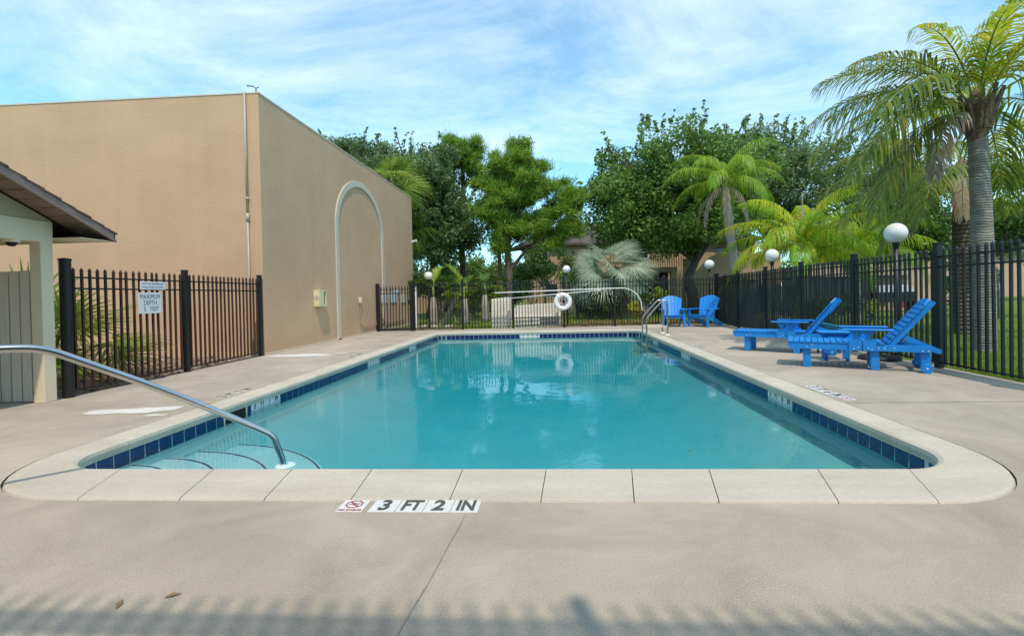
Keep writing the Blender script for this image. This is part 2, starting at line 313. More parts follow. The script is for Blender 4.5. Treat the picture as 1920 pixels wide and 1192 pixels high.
# ------------------------------------------------------------------ ground, deck, pool
def ring(x0, x1, y0, y1, rs, n=12, k=6):
    """rounded rectangle, sections: near, NR, right, FR, far, FL, left, NL; returns list of lists"""
    nl, nr, fr, fl = rs[0], rs[1], rs[2], rs[3]
    L = lambda a, b: [(a[0]+(b[0]-a[0])*i/k, a[1]+(b[1]-a[1])*i/k) for i in range(k+1)]
    A = lambda cx, cy, r, a0: [(cx+r*math.cos(a0+math.pi/2*i/n), cy+r*math.sin(a0+math.pi/2*i/n)) for i in range(n+1)]
    return [L((x0+nl, y0), (x1-nr, y0)), A(x1-nr, y0+nr, nr, -math.pi/2), L((x1, y0+nr), (x1, y1-fr)), A(x1-fr, y1-fr, fr, 0),
            L((x1-fr, y1), (x0+fl, y1)), A(x0+fl, y1-fl, fl, math.pi/2), L((x0, y1-fl), (x0, y0+nl)), A(x0+nl, y0+nl, nl, math.pi)]
KS = 88
IN = ring(-3.77, 2.735, 3.19, 15.23, (.42, .42, .5, .32), 12, KS)
OU = ring(-4.05, 3.03, 2.68, 15.53, (.92, .92, .78, .6), 12, KS)
WALL = ring(-3.80, 2.77, 3.23, 15.26, (.40, .40, .48, .30), 12, KS)
flat = lambda rr: [p for s in rr for p in s[:-1]]
WATER_Z = -.175
floor_z = lambda y: -.78-.04*(y-3.2)
DECKB = [(-16,-8), (5.2,-8), (5.68,5.7), (6.12,17.45), (-5.0,16.72), (-6.34,16.6), (-6.34,5.62), (-16,5.62)]
def filled(name, outer, holes, z, m, skirt=0):
    bm = bmesh.new(); loops = []
    for lp in [outer]+holes:
        vs = [bm.verts.new((p[0], p[1], z)) for p in lp]; loops.append(vs)
        for i in range(len(vs)): bm.edges.new((vs[i], vs[(i+1) % len(vs)]))
    bmesh.ops.triangle_fill(bm, use_beauty=True, use_dissolve=False, edges=bm.edges[:])
    for f in bm.faces:
        f.normal_update()
        if f.normal.z < 0: f.normal_flip()
    if skirt:
        vs = loops[0]; lo = [bm.verts.new((v.co.x, v.co.y, z-skirt)) for v in vs]
        for i in range(len(vs)): j = (i+1) % len(vs); bm.faces.new((vs[j], vs[i], lo[i], lo[j]))
    me = bpy.data.meshes.new(name); bm.to_mesh(me); bm.free(); me.materials.append(MT[m])
    return link(name, me)
deck = struct(filled('pool_deck', DECKB, [[(p[0], p[1]) for p in flat(ring(-4.054, 3.034, 2.673, 15.534, (.924,.924,.784,.604), 12, 4))]], 0, 'deck', .12))
inset = [(-15.9,-7.9), (5.1,-7.9), (5.58,5.7), (6.02,17.38), (-5.0,16.66), (-6.24,16.5), (-6.24,5.52), (-15.9,5.52)]
struct(filled('lawn', [(-320,-200), (320,-200), (320,420), (-320,420)], [inset], -.05, 'soil'))
g = MB(); g.box(3.04, 5.55, 5.02, 5.028, -.002, .0015); g.build('deck_joint', 'joint', deck)
def strip(pts, wd, z):
    b = MB(); vs = []
    for i, p in enumerate(pts):
        q = pts[min(i+1, len(pts)-1)]; o = pts[max(i-1, 0)]; d = Vector((q[0]-o[0], q[1]-o[1], 0)).normalized(); n_ = Vector((-d.y, d.x, 0))*wd/2
        vs += [(p[0]-n_.x, p[1]-n_.y, z), (p[0]+n_.x, p[1]+n_.y, z)]
    b.add(vs, [(2*i, 2*i+1, 2*i+3, 2*i+2) for i in range(len(pts)-1)]); return b
MT['crackm'] = mat('deck_crack', (.30, .26, .22), (.17, .15, .13), rough=.95, scale=9)
rj = random.Random(3)
strip([(-.50+(-.17)*(i/14)+rj.uniform(-.006,.006), 2.52-2.2*i/14) for i in range(15)], .007, .0015).build('deck_crack', 'crackm', deck)
def blob(cx, cy, rx, ry, ang, seed, z=.003, n=60, amp=.42):
    rn = random.Random(seed); pts = []
    ph = [rn.uniform(0, 6.28) for _ in range(8)]
    for i in range(n):
        a = 2*math.pi*i/n; r = 1+amp*sum(math.sin((k+2)*a+ph[k])/(k+1.6) for k in range(6))*.6+rn.uniform(-.06,.06)
        x = rx*r*math.cos(a); y = ry*r*math.sin(a); pts.append((cx+x*math.cos(ang)-y*math.sin(ang), cy+x*math.sin(ang)+y*math.cos(ang), z))
    return MB().add(pts, [tuple(range(n))])
MT['stain'] = mat('paint_stain', (.74, .73, .70), (.60, .56, .49), rough=.7, scale=7, detail=8)
for i, q in enumerate([(-4.72, 4.93, .46, .15, .12, 1), (-5.5, 9.75, .72, .20, .12, 5), (-4.66, 10.02, .12, .06, .3, 8), (-4.28, 4.72, .12, .04, .2, 9)]):
    blob(*q).build('paint_stain', 'stain', deck)
MT['ochre'] = mat('ochre_stain', (.52, .40, .18), (.48, .41, .27), rough=.8, scale=12)
blob(-4.16, 5.27, .17, .045, .6, 4).build('yellow_stain', 'ochre', deck)

pool = thing('swimming_pool', 'rectangular swimming pool with pale coping and blue tile waterline', 'swimming pool', (0,0,0)); 
# coping stones
def coping(seq_i, seq_o, name='coping_stone', gap0=.002, gap1=.002, bow=0):
    m = len(seq_i); vs = []
    prof = [(0.0,-.075), (-.010,-.06), (-.016,-.035), (-.010,-.008), (.018,.006), (.93,.006), (.975,.002), (1.0,-.012), (1.0,-.09), (0.0,-.09)]
    pts_i = [Vector((p[0], p[1], 0)) for p in seq_i]; pts_o = [Vector((p[0], p[1], 0)) for p in seq_o]
    d0 = (pts_i[1]-pts_i[0]).normalized(); d1 = (pts_i[-1]-pts_i[-2]).normalized()
    pts_i[0] = pts_i[0]+d0*gap0; pts_o[0] = pts_o[0]+(pts_o[1]-pts_o[0]).normalized()*gap0
    pts_i[-1] = pts_i[-1]-d1*gap1; pts_o[-1] = pts_o[-1]-(pts_o[-1]-pts_o[-2]).normalized()*gap1
    P = len(prof)
    for a, b in zip(pts_i, pts_o):
        d = b-a; L = d.length; u = d/L
        for t, z in prof: vs.append(a+u*(t if t <= .02 else t*L)+Vector((0,0,z)))
    fs = []
    for j in range(m-1):
        for k in range(P): fs.append((j*P+k, j*P+(k+1) % P, (j+1)*P+(k+1) % P, (j+1)*P+k))
    fs.append(tuple(range(P))); fs.append(tuple((m-1)*P+k for k in reversed(range(P))))
    return MB().add(vs, fs).build(name, 'coping', pool)
# near edge: nine stones on the straight, one stone round each corner
cuts = [3, 14, 23, 32, 42, 51, 60, 68, 79, 88]
for a, b in zip(cuts[:-1], cuts[1:]): coping(IN[0][a:b+1], OU[0][a:b+1], gap0=.003, gap1=.003)
coping(IN[1]+IN[2][1:3], OU[1]+OU[2][1:3]); coping(IN[6][-3:-1]+IN[7]+IN[0][1:4], OU[6][-3:-1]+OU[7]+OU[0][1:4])
for sec, s0, s1 in ((2, 2, KS), (4, 0, KS), (6, 0, KS-2)):
    n_ = 4 if sec != 4 else 3; ed = [round(s0+(s1-s0)*i/n_) for i in range(n_+1)]
    for a, b in zip(ed[:-1], ed[1:]): coping(IN[sec][a:b+1], OU[sec][a:b+1], gap0=.0006, gap1=.0006)
coping(IN[3], OU[3], gap0=.0006, gap1=.0006); coping(IN[5], OU[5], gap0=.0006, gap1=.0006)
b = MB(); ro_ = flat(ring(-4.2, 3.18, 2.53, 15.68, (.92,.92,.78,.6), 12, 4)); ri_ = flat(ring(-4.0, 2.98, 2.73, 15.48, (.9,.9,.75,.6), 12, 4)); n_ = len(ro_)
b.add([(x, y, -.022) for x, y in ro_]+[(x, y, -.022) for x, y in ri_], [(i, (i+1) % n_, n_+(i+1) % n_, n_+i) for i in range(n_)]).box(-3.6, 2.6, 2.74, 3.17, -.16, -.095).build('coping_bed', 'joint', pool)
# basin: grout band and plaster wall, sloped floor
wl = flat(WALL); n_ = len(wl); b = MB()
vs = []
for x, y in wl: vs += [(x, y, -.06), (x, y, -.228)]
b.add(vs, [(2*i, 2*((i+1) % n_), 2*((i+1) % n_)+1, 2*i+1) for i in range(n_)]); b.build('grout_band', 'grout', pool)
cx, cy = -.5, 9.2; OFF = [.012, .05, .12, .22, .35, .5, .7, .95, 1.25, 1.6, 2.0]; rings = []
for o_ in OFF:
    r_ = .40+.35*o_; rings.append(flat(ring(-3.80+o_, 2.77-o_, 3.23+o_, 15.26-o_, (r_, r_, r_, r_), 12, KS)))
b = MB(); n_ = len(rings[0]); vs = []
for o_, rg in zip(OFF, rings):
    for x, y in rg:
        f = (1-min(1, o_/2.0))**1.6; zf = floor_z(y); vs.append((x, y, -.226 if o_ < .02 else zf+(-.36-zf)*f))
fs = []
for k in range(len(rings)-1):
    for i in range(n_): j = (i+1) % n_; fs.append((k*n_+i, k*n_+j, (k+1)*n_+j, (k+1)*n_+i))
fs.append(tuple((len(rings)-1)*n_+i for i in range(n_)))
b.add(vs, fs).build('basin', 'plaster', pool, smooth=True)
# corner entry steps: quarter-round, each with a thin dark tile line
def quarter(r, z0, z1, name, n=28):
    c0 = (-3.78, 3.22); pts = [(c0[0], c0[1])]
    for i in range(n+1):
        a = math.pi/2*i/n; pts.append((c0[0]+r*math.cos(a), c0[1]+r*math.sin(a)))
    return MB().prism([(p[0], p[1], z0) for p in pts], (0,0,z1-z0)), pts[1:]
for r, z1 in ((.73, -.245), (1.06, -.30), (1.46, -.37), (1.90, -.435)):
    bb, arc = quarter(r, -1.3, z1, 'step'); st = bb.build('step', 'shallowplaster', pool)
    strip([(-3.78+(r-.03)*math.cos(a*math.pi/56), 3.22+(r-.03)*math.sin(a*math.pi/56)) for a in range(29)], .017, z1+.004).build('step_tile_line', 'stepline', st)
# waterline tiles, white depth-marker tiles in place of four of them where the photograph has them
path = [Vector((x, y, 0)) for x, y in flat(WALL)]; path.append(path[0])
cum = [0]
for a, c in zip(path[:-1], path[1:]): cum.append(cum[-1]+(c-a).length)
def at_len(s):
    for i in range(len(path)-1):
        if cum[i+1] >= s:
            t = (s-cum[i])/max(1e-9, cum[i+1]-cum[i]); return path[i].lerp(path[i+1], t), (path[i+1]-path[i]).normalized()
    return path[-1], (path[-1]-path[-2]).normalized()
TW = .1525; tile_me = MB().bbox(-TW/2+.0045, TW/2-.0045, 0, .0045, -.222, -.073, .0015).mesh('waterline_tile', 'bluetile')
white_me = MB().bbox(-TW/2+.001, TW/2-.001, 0, .0095, -.222, -.073, .001).mesh('depth_tile', 'marker')
marks = [('L', 5.58, '3 FT 7 IN'), ('L', 9.30, '4 FT 6 IN'), ('L', 12.0, '5 FT 0 IN'), ('R', 5.57, '3 FT 6 IN'), ('R', 9.62, '4 FT 6 IN'), ('R', 12.45, '5 FT 0 IN'), ('F', -1.06, '5 FT 8 IN')]
s_near = sum((Vector(b)-Vector(a)).length for a, b in zip(WALL[0][:-1], WALL[0][1:]))
total = cum[-1]; nt_ = int(total/TW); step_ = total/nt_
for i in range(nt_):
    p, d = at_len((i+.5)*step_)
    if p.y < 3.30: continue          # the near wall is out of sight under its coping
    side = 'L' if p.x < -3.7 else 'R' if p.x > 2.7 else 'F' if p.y > 15.2 else ''
    skip = False
    for sd, c0, tx in marks:
        v = p.x if sd == 'F' else p.y
        if sd == side and c0-.01 < v < c0+4*TW-.01: skip = True
    if side == 'L' and 5.10 < p.y < 5.5: skip = True       # skimmer mouth
    if skip: continue
    o = link('waterline_tile', tile_me, pool, (p.x, p.y, 0), (0,0,math.atan2(d.y, d.x)))
for sd, c0, tx in marks:
    wds = tx.split(' '); 
    for k in range(4):
        if sd == 'L': pos = (-3.80, c0+TW*(k+.5), 0); rz = -math.pi/2; xd = (0,1,0); fx = (.0102,0)
        elif sd == 'R': pos = (2.77, c0+TW*(3.5-k), 0); rz = math.pi/2; xd = (0,-1,0); fx = (-.0102,0)
        else: pos = (c0+TW*(k+.5), 15.26, 0); rz = math.pi; xd = (1,0,0); fx = (0,-.0102)
        t = link('depth_tile', white_me, pool, pos, (0,0,rz))
        x = Vector(xd); zc = -.126
        o = link('lettering', text_mesh(wds[k], (.120 if sd != 'F' else .115), 'inkb', .003, 0, sx=.62), t)
        Mw = Matrix((x, Vector((0,0,1)), x.cross(Vector((0,0,1))))).transposed().to_4x4(); Mw.translation = Vector((pos[0]+fx[0], pos[1]+fx[1], zc))
        Mt = Matrix.Translation(pos) @ Matrix.Rotation(rz, 4, 'Z')
        o.matrix_local = Mt.inverted() @ Mw
sk = MB().box(-3.84, -3.7945, 5.12, 5.48, -.222, -.088).build('skimmer_dark_block', 'dark', pool)  # solid dark block; the shade of the opening is put into its colour
MB().box(-3.801, -3.790, 5.095, 5.12, -.225, -.073).box(-3.801, -3.790, 5.48, 5.505, -.225, -.073).box(-3.801, -3.791, 5.12, 5.48, -.088, -.073).box(-3.801, -3.791, 5.12, 5.48, -.235, -.222).build('skimmer_frame', 'cream', pool)
# water
def water_material():
    m = bpy.data.materials.new('pool_water'); m.use_nodes = True; t = m.node_tree; t.nodes.clear()
    o = t.nodes.new('ShaderNodeOutputMaterial'); mix = t.nodes.new('ShaderNodeMixShader'); tr = t.nodes.new('ShaderNodeBsdfTransparent'); gl = t.nodes.new('ShaderNodeBsdfGlossy'); fr = t.nodes.new('ShaderNodeFresnel')
    fr.inputs['IOR'].default_value = 1.33; gl.inputs['Roughness'].default_value = .015
    tcn = t.nodes.new('ShaderNodeTexCoord'); mpn = t.nodes.new('ShaderNodeMapping'); mpn.inputs['Scale'].default_value = (1, .8, 1); t.links.new(tcn.outputs['Object'], mpn.inputs[0])
    a = t.nodes.new('ShaderNodeTexNoise'); a.inputs['Scale'].default_value = 1.6; a.inputs['Detail'].default_value = 2
    c = t.nodes.new('ShaderNodeTexNoise'); c.inputs['Scale'].default_value = 14; c.inputs['Detail'].default_value = 3; c.inputs['Distortion'].default_value = .6
    msk = t.nodes.new('ShaderNodeTexNoise'); msk.inputs['Scale'].default_value = .55
    for q in (a, c, msk): t.links.new(mpn.outputs[0], q.inputs['Vector'])
    mr = t.nodes.new('ShaderNodeMapRange'); mr.inputs[1].default_value = .42; mr.inputs[2].default_value = .7; mr.inputs[3].default_value = .15; mr.inputs[4].default_value = 1.3
    t.links.new(msk.outputs['Fac'], mr.inputs[0])
    mu = t.nodes.new('ShaderNodeMath'); mu.operation = 'MULTIPLY'; t.links.new(c.outputs['Fac'], mu.inputs[0]); t.links.new(mr.outputs[0], mu.inputs[1])
    b1 = t.nodes.new('ShaderNodeBump'); b1.inputs['Distance'].default_value = .007; t.links.new(a.outputs['Fac'], b1.inputs['Height'])
    b2 = t.nodes.new('ShaderNodeBump'); b2.inputs['Distance'].default_value = .0016; t.links.new(mu.outputs[0], b2.inputs['Height']); t.links.new(b1.outputs[0], b2.inputs['Normal'])
    t.links.new(b2.outputs[0], gl.inputs['Normal']); t.links.new(b2.outputs[0], fr.inputs['Normal'])
    t.links.new(fr.outputs[0], mix.inputs[0]); t.links.new(tr.outputs[0], mix.inputs[1]); t.links.new(gl.outputs[0], mix.inputs[2]); t.links.new(mix.outputs[0], o.inputs['Surface'])
    va = t.nodes.new('ShaderNodeVolumeAbsorption'); va.inputs['Color'].default_value = (.30, .93, .955, 1); va.inputs['Density'].default_value = .62
    t.links.new(va.outputs[0], o.inputs['Volume']); return m
MT['water'] = water_material()
struct(MB().prism([(x, y, -1.95) for x, y in flat(ring(-3.797, 2.767, 3.233, 15.257, (.40,.40,.48,.30), 12, 4))], (0,0,1.95+WATER_Z)).build('water', 'water'))
# depth markers set into the deck
def deck_marker(words, origin, xd, yd, label, tw=.157, nodive=True, worn='inkgrey', base='marker', bold=.006, dv_first=True, shear=0):
    x = Vector(xd); y = Vector(yd); t = thing('depth_marker', label, 'depth marker', origin)
    k0 = 0
    def til(k):
        c = x*(tw*(k+.5)); b = MB(); h = tw/2-.0025
        b.prism([c-x*h-y*h, c+x*h-y*h, c+x*h+y*h, c-x*h+y*h], (0,0,.004)); return b.build('marker_tile', base, t), c
    order = (['nd'] if nodive and dv_first else [])+words+(['nd'] if nodive and not dv_first else [])
    off = 0
    for i, wd in enumerate(order):
        if wd == '': off = -.8; continue
        o, c = til(i+off)
        if wd == 'nd':
            c2 = c+y*.018; rr = [(c2+x*(.052*math.cos(R(22.5+45*q)))+y*(.05*math.sin(R(22.5+45*q)))) for q in range(8)]; ri = [(c2+x*(.043*math.cos(R(22.5+45*q)))+y*(.041*math.sin(R(22.5+45*q)))) for q in range(8)]
            b = MB(); Z = Vector((0,0,.0055)); vs = [p+Z for p in rr]+[p+Z for p in ri]
            b.add(vs, [(q, (q+1) % 8, 8+(q+1) % 8, 8+q) for q in range(8)])
            s0 = c2-x*.034+y*.033+Z; s1 = c2+x*.034-y*.033+Z; nn = (x+y).normalized()*.005
            b.add([s0-nn, s0+nn, s1+nn, s1-nn], [(0,1,2,3)]); b.build('no_diving_symbol', 'inkred', o)
            b = MB(); Z = Vector((0,0,.0050))
            for pa, pb in (((-.03,-.008),(.0,.012)), ((0,.012),(.026,-.004)), ((-.012,.0),(.012,-.016)), ((.02,.012),(.03,.018))):
                a0 = c2+x*pa[0]+y*pa[1]+Z; a1 = c2+x*pb[0]+y*pb[1]+Z; q = (a1-a0).cross(Vector((0,0,1))).normalized()*.003
                b.add([a0-q, a0+q, a1+q, a1-q], [(0,1,2,3)])
            b.build('diver_figure', 'inkb', o)
            put_text('NO DIVING', .026, 'inkred', o, c-y*.056+Vector((0,0,.0052)), xd, yd, .001)
        else:
            put_text(wd, .172, worn, o, c+Vector((0,0,.0052))+y*.002, xd, yd, bold, shear, sx=.82 if len(wd) == 1 else .62)
    return t
deck_marker(['', '3', 'FT', '2', 'IN'], (-1.255, 2.612, .0005), (1,0,0), (0,1,0), 'depth marker tiles reading 3 FT 2 IN in front of the near coping')
deck_marker(['3', 'FT', '6', 'IN'], (3.15, 5.93, .0005), (0,-1,0), (1,0,0), 'depth marker tiles reading 3 FT 6 IN beside the right coping', dv_first=False)
deck_marker(['4', 'FT', '6', 'IN'], (3.15, 10.6, .0005), (0,-1,0), (1,0,0), 'faint depth marker tiles on the right coping far past the loungers', dv_first=False)
deck_marker(['3', 'FT', '7', 'IN'], (-4.17, 5.52, .0005), (0,1,0), (-1,0,0), 'worn depth marker tiles reading 3 FT 7 IN beside the left coping', base='coping', nodive=False)
deck_marker(['4', 'FT', '6', 'IN'], (-4.17, 9.25, .0005), (0,1,0), (-1,0,0), 'faint worn depth marker tiles on left deck near the white paint stain', base='coping', nodive=False)
b = MB(); b.add([(-.03,0,0),(0,-.014,.004),(.04,0,.002),(0,.013,.005)], [(0,1,2,3)])
l1 = b.build('floating_leaf', 'oakd', None, loc=(1.15, 4.05, WATER_Z+.004)); tag(l1, 'dark dead leaf floating on the pool water near the right corner', 'leaf')
MT['deadleaf'] = mat('dead_leaf', (.30, .20, .08), rough=.9)
for i, (x, y, rz, lb) in enumerate([(-1.58, 1.80, .5, 'curled tan leaf lying on the deck, the one farther from the pool corner'), (-1.75, 1.74, 2.0, 'flat brown leaf lying on the near left deck beside the tan leaf')]):
    o = MB().add([(-.03,0,.002),(0,-.011,.008),(.035,0,.004),(0,.010,.01)], [(0,1,2,3)]).build('dead_leaf', 'deadleaf', None, loc=(x, y, .001)); o.rotation_euler.z = rz; tag(o, lb, 'leaf')
# hand rail into the corner steps
hr = thing('hand_rail', 'curved stainless hand rail running from the deck into the corner steps', 'hand rail', (-2.24, 3.71, 0))
u = Vector((math.cos(R(225)), math.sin(R(225)), 0))
def smooth_path(keys, n=6, it=3):
    pts = [Vector(p) for p in keys]
    for _ in range(it):
        q = [pts[0]]
        for a, c in zip(pts[:-1], pts[1:]): q += [a.lerp(c, .25), a.lerp(c, .75)]
        q.append(pts[-1]); pts = q
    return pts
keys = [u*0+Vector((0,0,-.75)), u*.004+Vector((0,0,-.17)), u*.055+Vector((0,0,.0)), u*.078+Vector((0,0,.085)), u*.16+Vector((0,0,.16)), u*.74+Vector((0,0,.554)), u*1.22+Vector((0,0,.842)), u*1.36+Vector((0,0,.925)), u*1.50+Vector((0,0,.945)), u*1.80+Vector((0,0,.945)), u*1.93+Vector((0,0,.93)), u*1.96+Vector((0,0,.75)), u*1.96+Vector((0,0,0))]
MB().tube(smooth_path(keys), .0245, 16).build('rail_tube', 'steel', hr, smooth=True)
MB().lathe([(.024,.012),(.05,.010),(.078,.004),(.08,-.002)], 20, (0,0,WATER_Z+.01)).build('rail_cover', 'aqua', hr, smooth=True)
MB().lathe([(.024,.03),(.05,.02),(.06,.001)], 20, tuple(u*1.96)).build('base_flange', 'steel', hr, smooth=True)
# ladder
ld = thing('pool_ladder', 'pale steel pool ladder with two looped grab rails at far right', 'ladder', (2.6, 13.4, 0))
for dy_ in (.30, -.30):
    k = [(0,dy_,-.9), (0,dy_,.40), (.015,dy_,.50), (.40,dy_,.915), (.46,dy_,.965), (.54,dy_,.955), (.575,dy_,.86), (.575,dy_,.0)]
    o = MB().tube(smooth_path(k, it=2), .024, 12).build('grab_rail', 'steel2', ld, smooth=True)
    MB().lathe([(.024,.03),(.055,.022),(.065,.001)], 16, (.575,dy_,0)).build('flange', 'white', o, smooth=True)
    MB().beam((0,dy_,.245), (.575,dy_,.245), .035, .03).build('cross_bar', 'cream', ld)
for z in (-.3, -.6): MB().box(-.04,.04,-.3,.3,z-.015,z+.015).build('step', 'cream', ld)
# ------------------------------------------------------------------ buildings
bd = thing('stucco_building', 'large windowless tan stucco building with a pale arch on its side wall', 'building', (-6.34, 9.85, 0))
WH = 5.74
MB().box(-30, 0, 0, 11.05, -.3, WH).build('wall', 'stucco', bd)
MB().box(-30, .012, -.012, 11.06, WH, WH+.03).build('parapet_cap', 'trim', bd)
# arch trim on the side wall (x = 0 local), wall coordinates (y, z)
yl, yr, zs = 3.46, 7.33, 3.42; cy_ = (yl+yr)/2; hw = (yr-yl)/2; ht_ = 5.07-zs
out_, in_ = [(yl, 0)], [(yl+.19, 0)]
for i in range(37):
    a = math.pi-math.pi*i/36
    out_.append((cy_+hw*math.cos(a), zs+ht_*math.sin(a))); in_.append((cy_+(hw-.19)*math.cos(a), zs+(ht_-.19)*math.sin(a)))
out_.append((yr, 0)); in_.append((yr-.19, 0))
b = MB(); n_ = len(out_); vs = [(.0, p[0], p[1]) for p in out_]+[(0, p[0], p[1]) for p in in_]+[(.035, p[0], p[1]) for p in out_]+[(.035, p[0], p[1]) for p in in_]
fs = []
for i in range(n_-1):
    fs += [(2*n_+i, 2*n_+i+1, 3*n_+i+1, 3*n_+i), (i, i+1, 2*n_+i+1, 2*n_+i), (n_+i, 3*n_+i, 3*n_+i+1, n_+i+1)]
b.add(vs, fs).build('arch_trim', 'trim', bd)
MT['pipe'] = mat('pipe_grey', (.47, .42, .36), rough=.5, var=.06)
dp = MB().tube([(-.29,-.035,.1), (-.29,-.035,3.1)], .02, 10).tube([(-.29,-.035,3.1), (-.29,-.035,WH+.02), (-.29,.1,WH+.04)], .024, 10).tube([(-.29,-.035,2.95),(-.29,-.035,3.12)], .036, 10).tube([(-.29,-.035,3.42),(-.29,-.035,3.47)], .036, 10).build('drain_pipe', 'pipe', bd, smooth=True)
MB().box(.0,.035,.0,10.9,-.02,.035).build('base_strip', 'trim', bd)
ot = MB().tube([(0,0,0),(.0,0,.10),(-.06,0,.15),(-.2,0,.17)], .012, 6).tube([(0,0,.1),(.07,0,.13)], .01, 6).build('bracket', 'black', None, loc=(-6.42, 9.9, WH+.03)); tag(ot, 'small bent metal bracket on the top corner of the tan building', 'bracket')
ot = MB().lathe([(.001,.09),(.16,.08),(.16,.0)], 12).build('roof_vent', 'black', None, loc=(-12.0, 11.5, WH+.03)); tag(ot, 'low dark vent cap on the roof edge of the tan building', 'roof vent')
MT['decal'] = mat('decal_purple', (.30, .12, .22), rough=.5)
# fixtures on the side wall
t = thing('extinguisher_box', 'pale yellow open sided safety box mounted on the tan side wall', 'safety box', (-6.34, 12.2, 1.24))
b = MB().box(0, .15, -.20, .06, -.22, .22).box(0, .15, .17, .20, -.22, .22).box(0, .15, .06, .17, .18, .22).box(0, .15, .06, .17, -.22, -.18).box(0, .03, .06, .17, -.18, .18); b.build('case', 'yellowbox', t)
MB().lathe([(.042,.0),(.042,.003),(.055,.003),(.055,.0)], 20).box(-.006,.006,-.03,.03,0,.003).build('round_decal', 'decal', t, loc=(.075,-.2005,0)).rotation_euler = (math.pi/2, 0, 0)
MB().box(.035,.12,.08,.15,-.15,.13).build('extinguisher_body', 'darkgrey', t)
t = thing('outlet_box', 'small grey outlet box with thin conduit on the tan side wall', 'outlet box', (-6.34, 14.92, 1.15))
MB().bbox(0,.07,-.06,.06,-.09,.09,.008).build('case', 'cream', t)
MT['tanpipe'] = mat('conduit_tan', (.40, .29, .19), rough=.7)
MB().tube([(.03,0,-.09),(.03,0,-.80),(.03,.05,-.86),(.03,4.6,-.86)], .016, 8).build('conduit', 'tanpipe', t)
for y0, y1, z0, z1, lb in [(16.88,17.5,1.02,1.36,'square white notice nearest the camera on the wall behind the gate'), (17.75,18.55,1.02,1.36,'middle white notice under the small one on the wall behind the gate'), (19.1,19.7,1.0,1.38,'white notice farthest from the camera on the wall behind the gate'), (18.05,18.85,1.40,1.54,'small wide white notice above the middle notice behind the gate')]:
    o = MB().bbox(-.005,.012,-(y1-y0)/2,(y1-y0)/2,0,z1-z0,.002).build('wall_notice', 'sign', None, loc=(-6.33, (y0+y1)/2, z0)); tag(o, lb, 'notice', 'white notices behind the gate')
t = thing('flood_light', 'small white flood light on the far corner of the tan building', 'light fixture', (-6.34, 20.85, 3.75))
MB().bbox(0,.06,-.05,.05,-.05,.05,.006).build('base', 'white', t); MB().lathe([(.03,0),(.07,.16),(.001,.165)], 12).build('lamp_head', 'white', t, loc=(.06,0,.0)).rotation_euler = (0, 1.4, 0)
# pool house, gable end facing the pool
ph = thing('pool_house', 'open pool house with cream posts, brown gable roof and dark soffit', 'pool house', (-6.28, 0, 0))
MB().bbox(-.15, 0, 5.36, 5.505, 0, 2.0, .006).build('post', 'cream', ph)
MB().bbox(-.15, 0, -1.4, -1.25, 0, 2.0, .006).build('post', 'cream', ph)
MB().bbox(-4.2, -4.05, 5.36, 5.505, 0, 2.0, .006).build('post', 'cream', ph)
MB().bbox(-.152, .003, -1.45, 5.508, 1.985, 2.248, .006).build('beam', 'cream', ph)
MB().bbox(-4.2, -.152, 5.40, 5.47, 2.05, 2.15, .006).build('rear_beam', 'brown', ph)
SLP = .4555; yr_, zr = 2.03, 2.272+.4555*(5.505-2.03)
MB().prism([(-.12,5.505,2.248),(-.12,-1.45,2.248),(-.12,-1.45,2.27),(-.12,yr_,zr-.01),(-.12,5.505,2.262)], (.11,0,0)).build('gable_wall', 'stuccop', ph)
MB().box(-6, -.16, -1.4, 5.38, 2.17, 2.185).build('ceiling', 'cream', ph)
MB().lathe([(.001,-.05),(.03,-.045),(.048,-.02),(.05,.0)], 14).build('dome_lens', 'dark', None, loc=(-6.36, 5.12, 1.955), smooth=True)
dm = bpy.data.objects['dome_lens']; tt = thing('dome_camera', 'small round dome camera under the cream beam of the pool house', 'security camera', (-6.36, 5.12, 1.955)); dm.parent = tt; dm.location = (0,0,0)
MB().lathe([(.05,0),(.075,.002),(.08,.03),(.001,.03)], 16).build('base', 'cream', tt)
yE, zE = 5.95, 2.045                                            # eave tip, underside
def roofpt(y, up=0): return zE+SLP*(yE-y)+up
MB().prism([(.36,yE,roofpt(yE)),(.36,yr_,roofpt(yr_)),(.36,yr_,roofpt(yr_)+.12),(.36,yE,roofpt(yE)+.095)], (.03,0,0)).build('fascia', 'fascia', ph)
MB().prism([(.388,yE+.006,roofpt(yE)-.012),(.388,yr_,roofpt(yr_)-.012),(.388,yr_,roofpt(yr_)+.028),(.388,yE+.006,roofpt(yE)+.02)], (.02,0,0)).build('fascia_lip', 'fascia', ph)
MB().box(-6, .39, yE-.015, yE+.005, zE-.005, zE+.09).build('eave_fascia', 'fascia', ph)
MB().box(-6, .36, 5.51, yE-.016, zE-.004, zE+.006).build('eave_soffit', 'cream', ph)
me = None
L = math.hypot(yE-yr_, (yE-yr_)*SLP); nS = 24
for i in range(nS):                                             # soffit boards run out to the fascia, small gaps between
    y0 = yE-.02-(yE-.02-yr_)*i/nS; y1 = yE-.02-(yE-.02-yr_)*(i+1)/nS+.012
    MB().prism([(0.0,y0,roofpt(y0)+.035),(0.0,y1,roofpt(y1)+.035),(.358,y1,roofpt(y1)+.035),(.358,y0,roofpt(y0)+.035)], (0,0,.012)).build('soffit_board', 'soffit', ph)
MB().prism([(.0,yE-.02,roofpt(yE)+.05),(.0,yr_,roofpt(yr_)+.05),(.358,yr_,roofpt(yr_)+.05),(.358,yE-.02,roofpt(yE)+.05)], (0,0,.01)).build('roof_underlay', 'dark', ph)
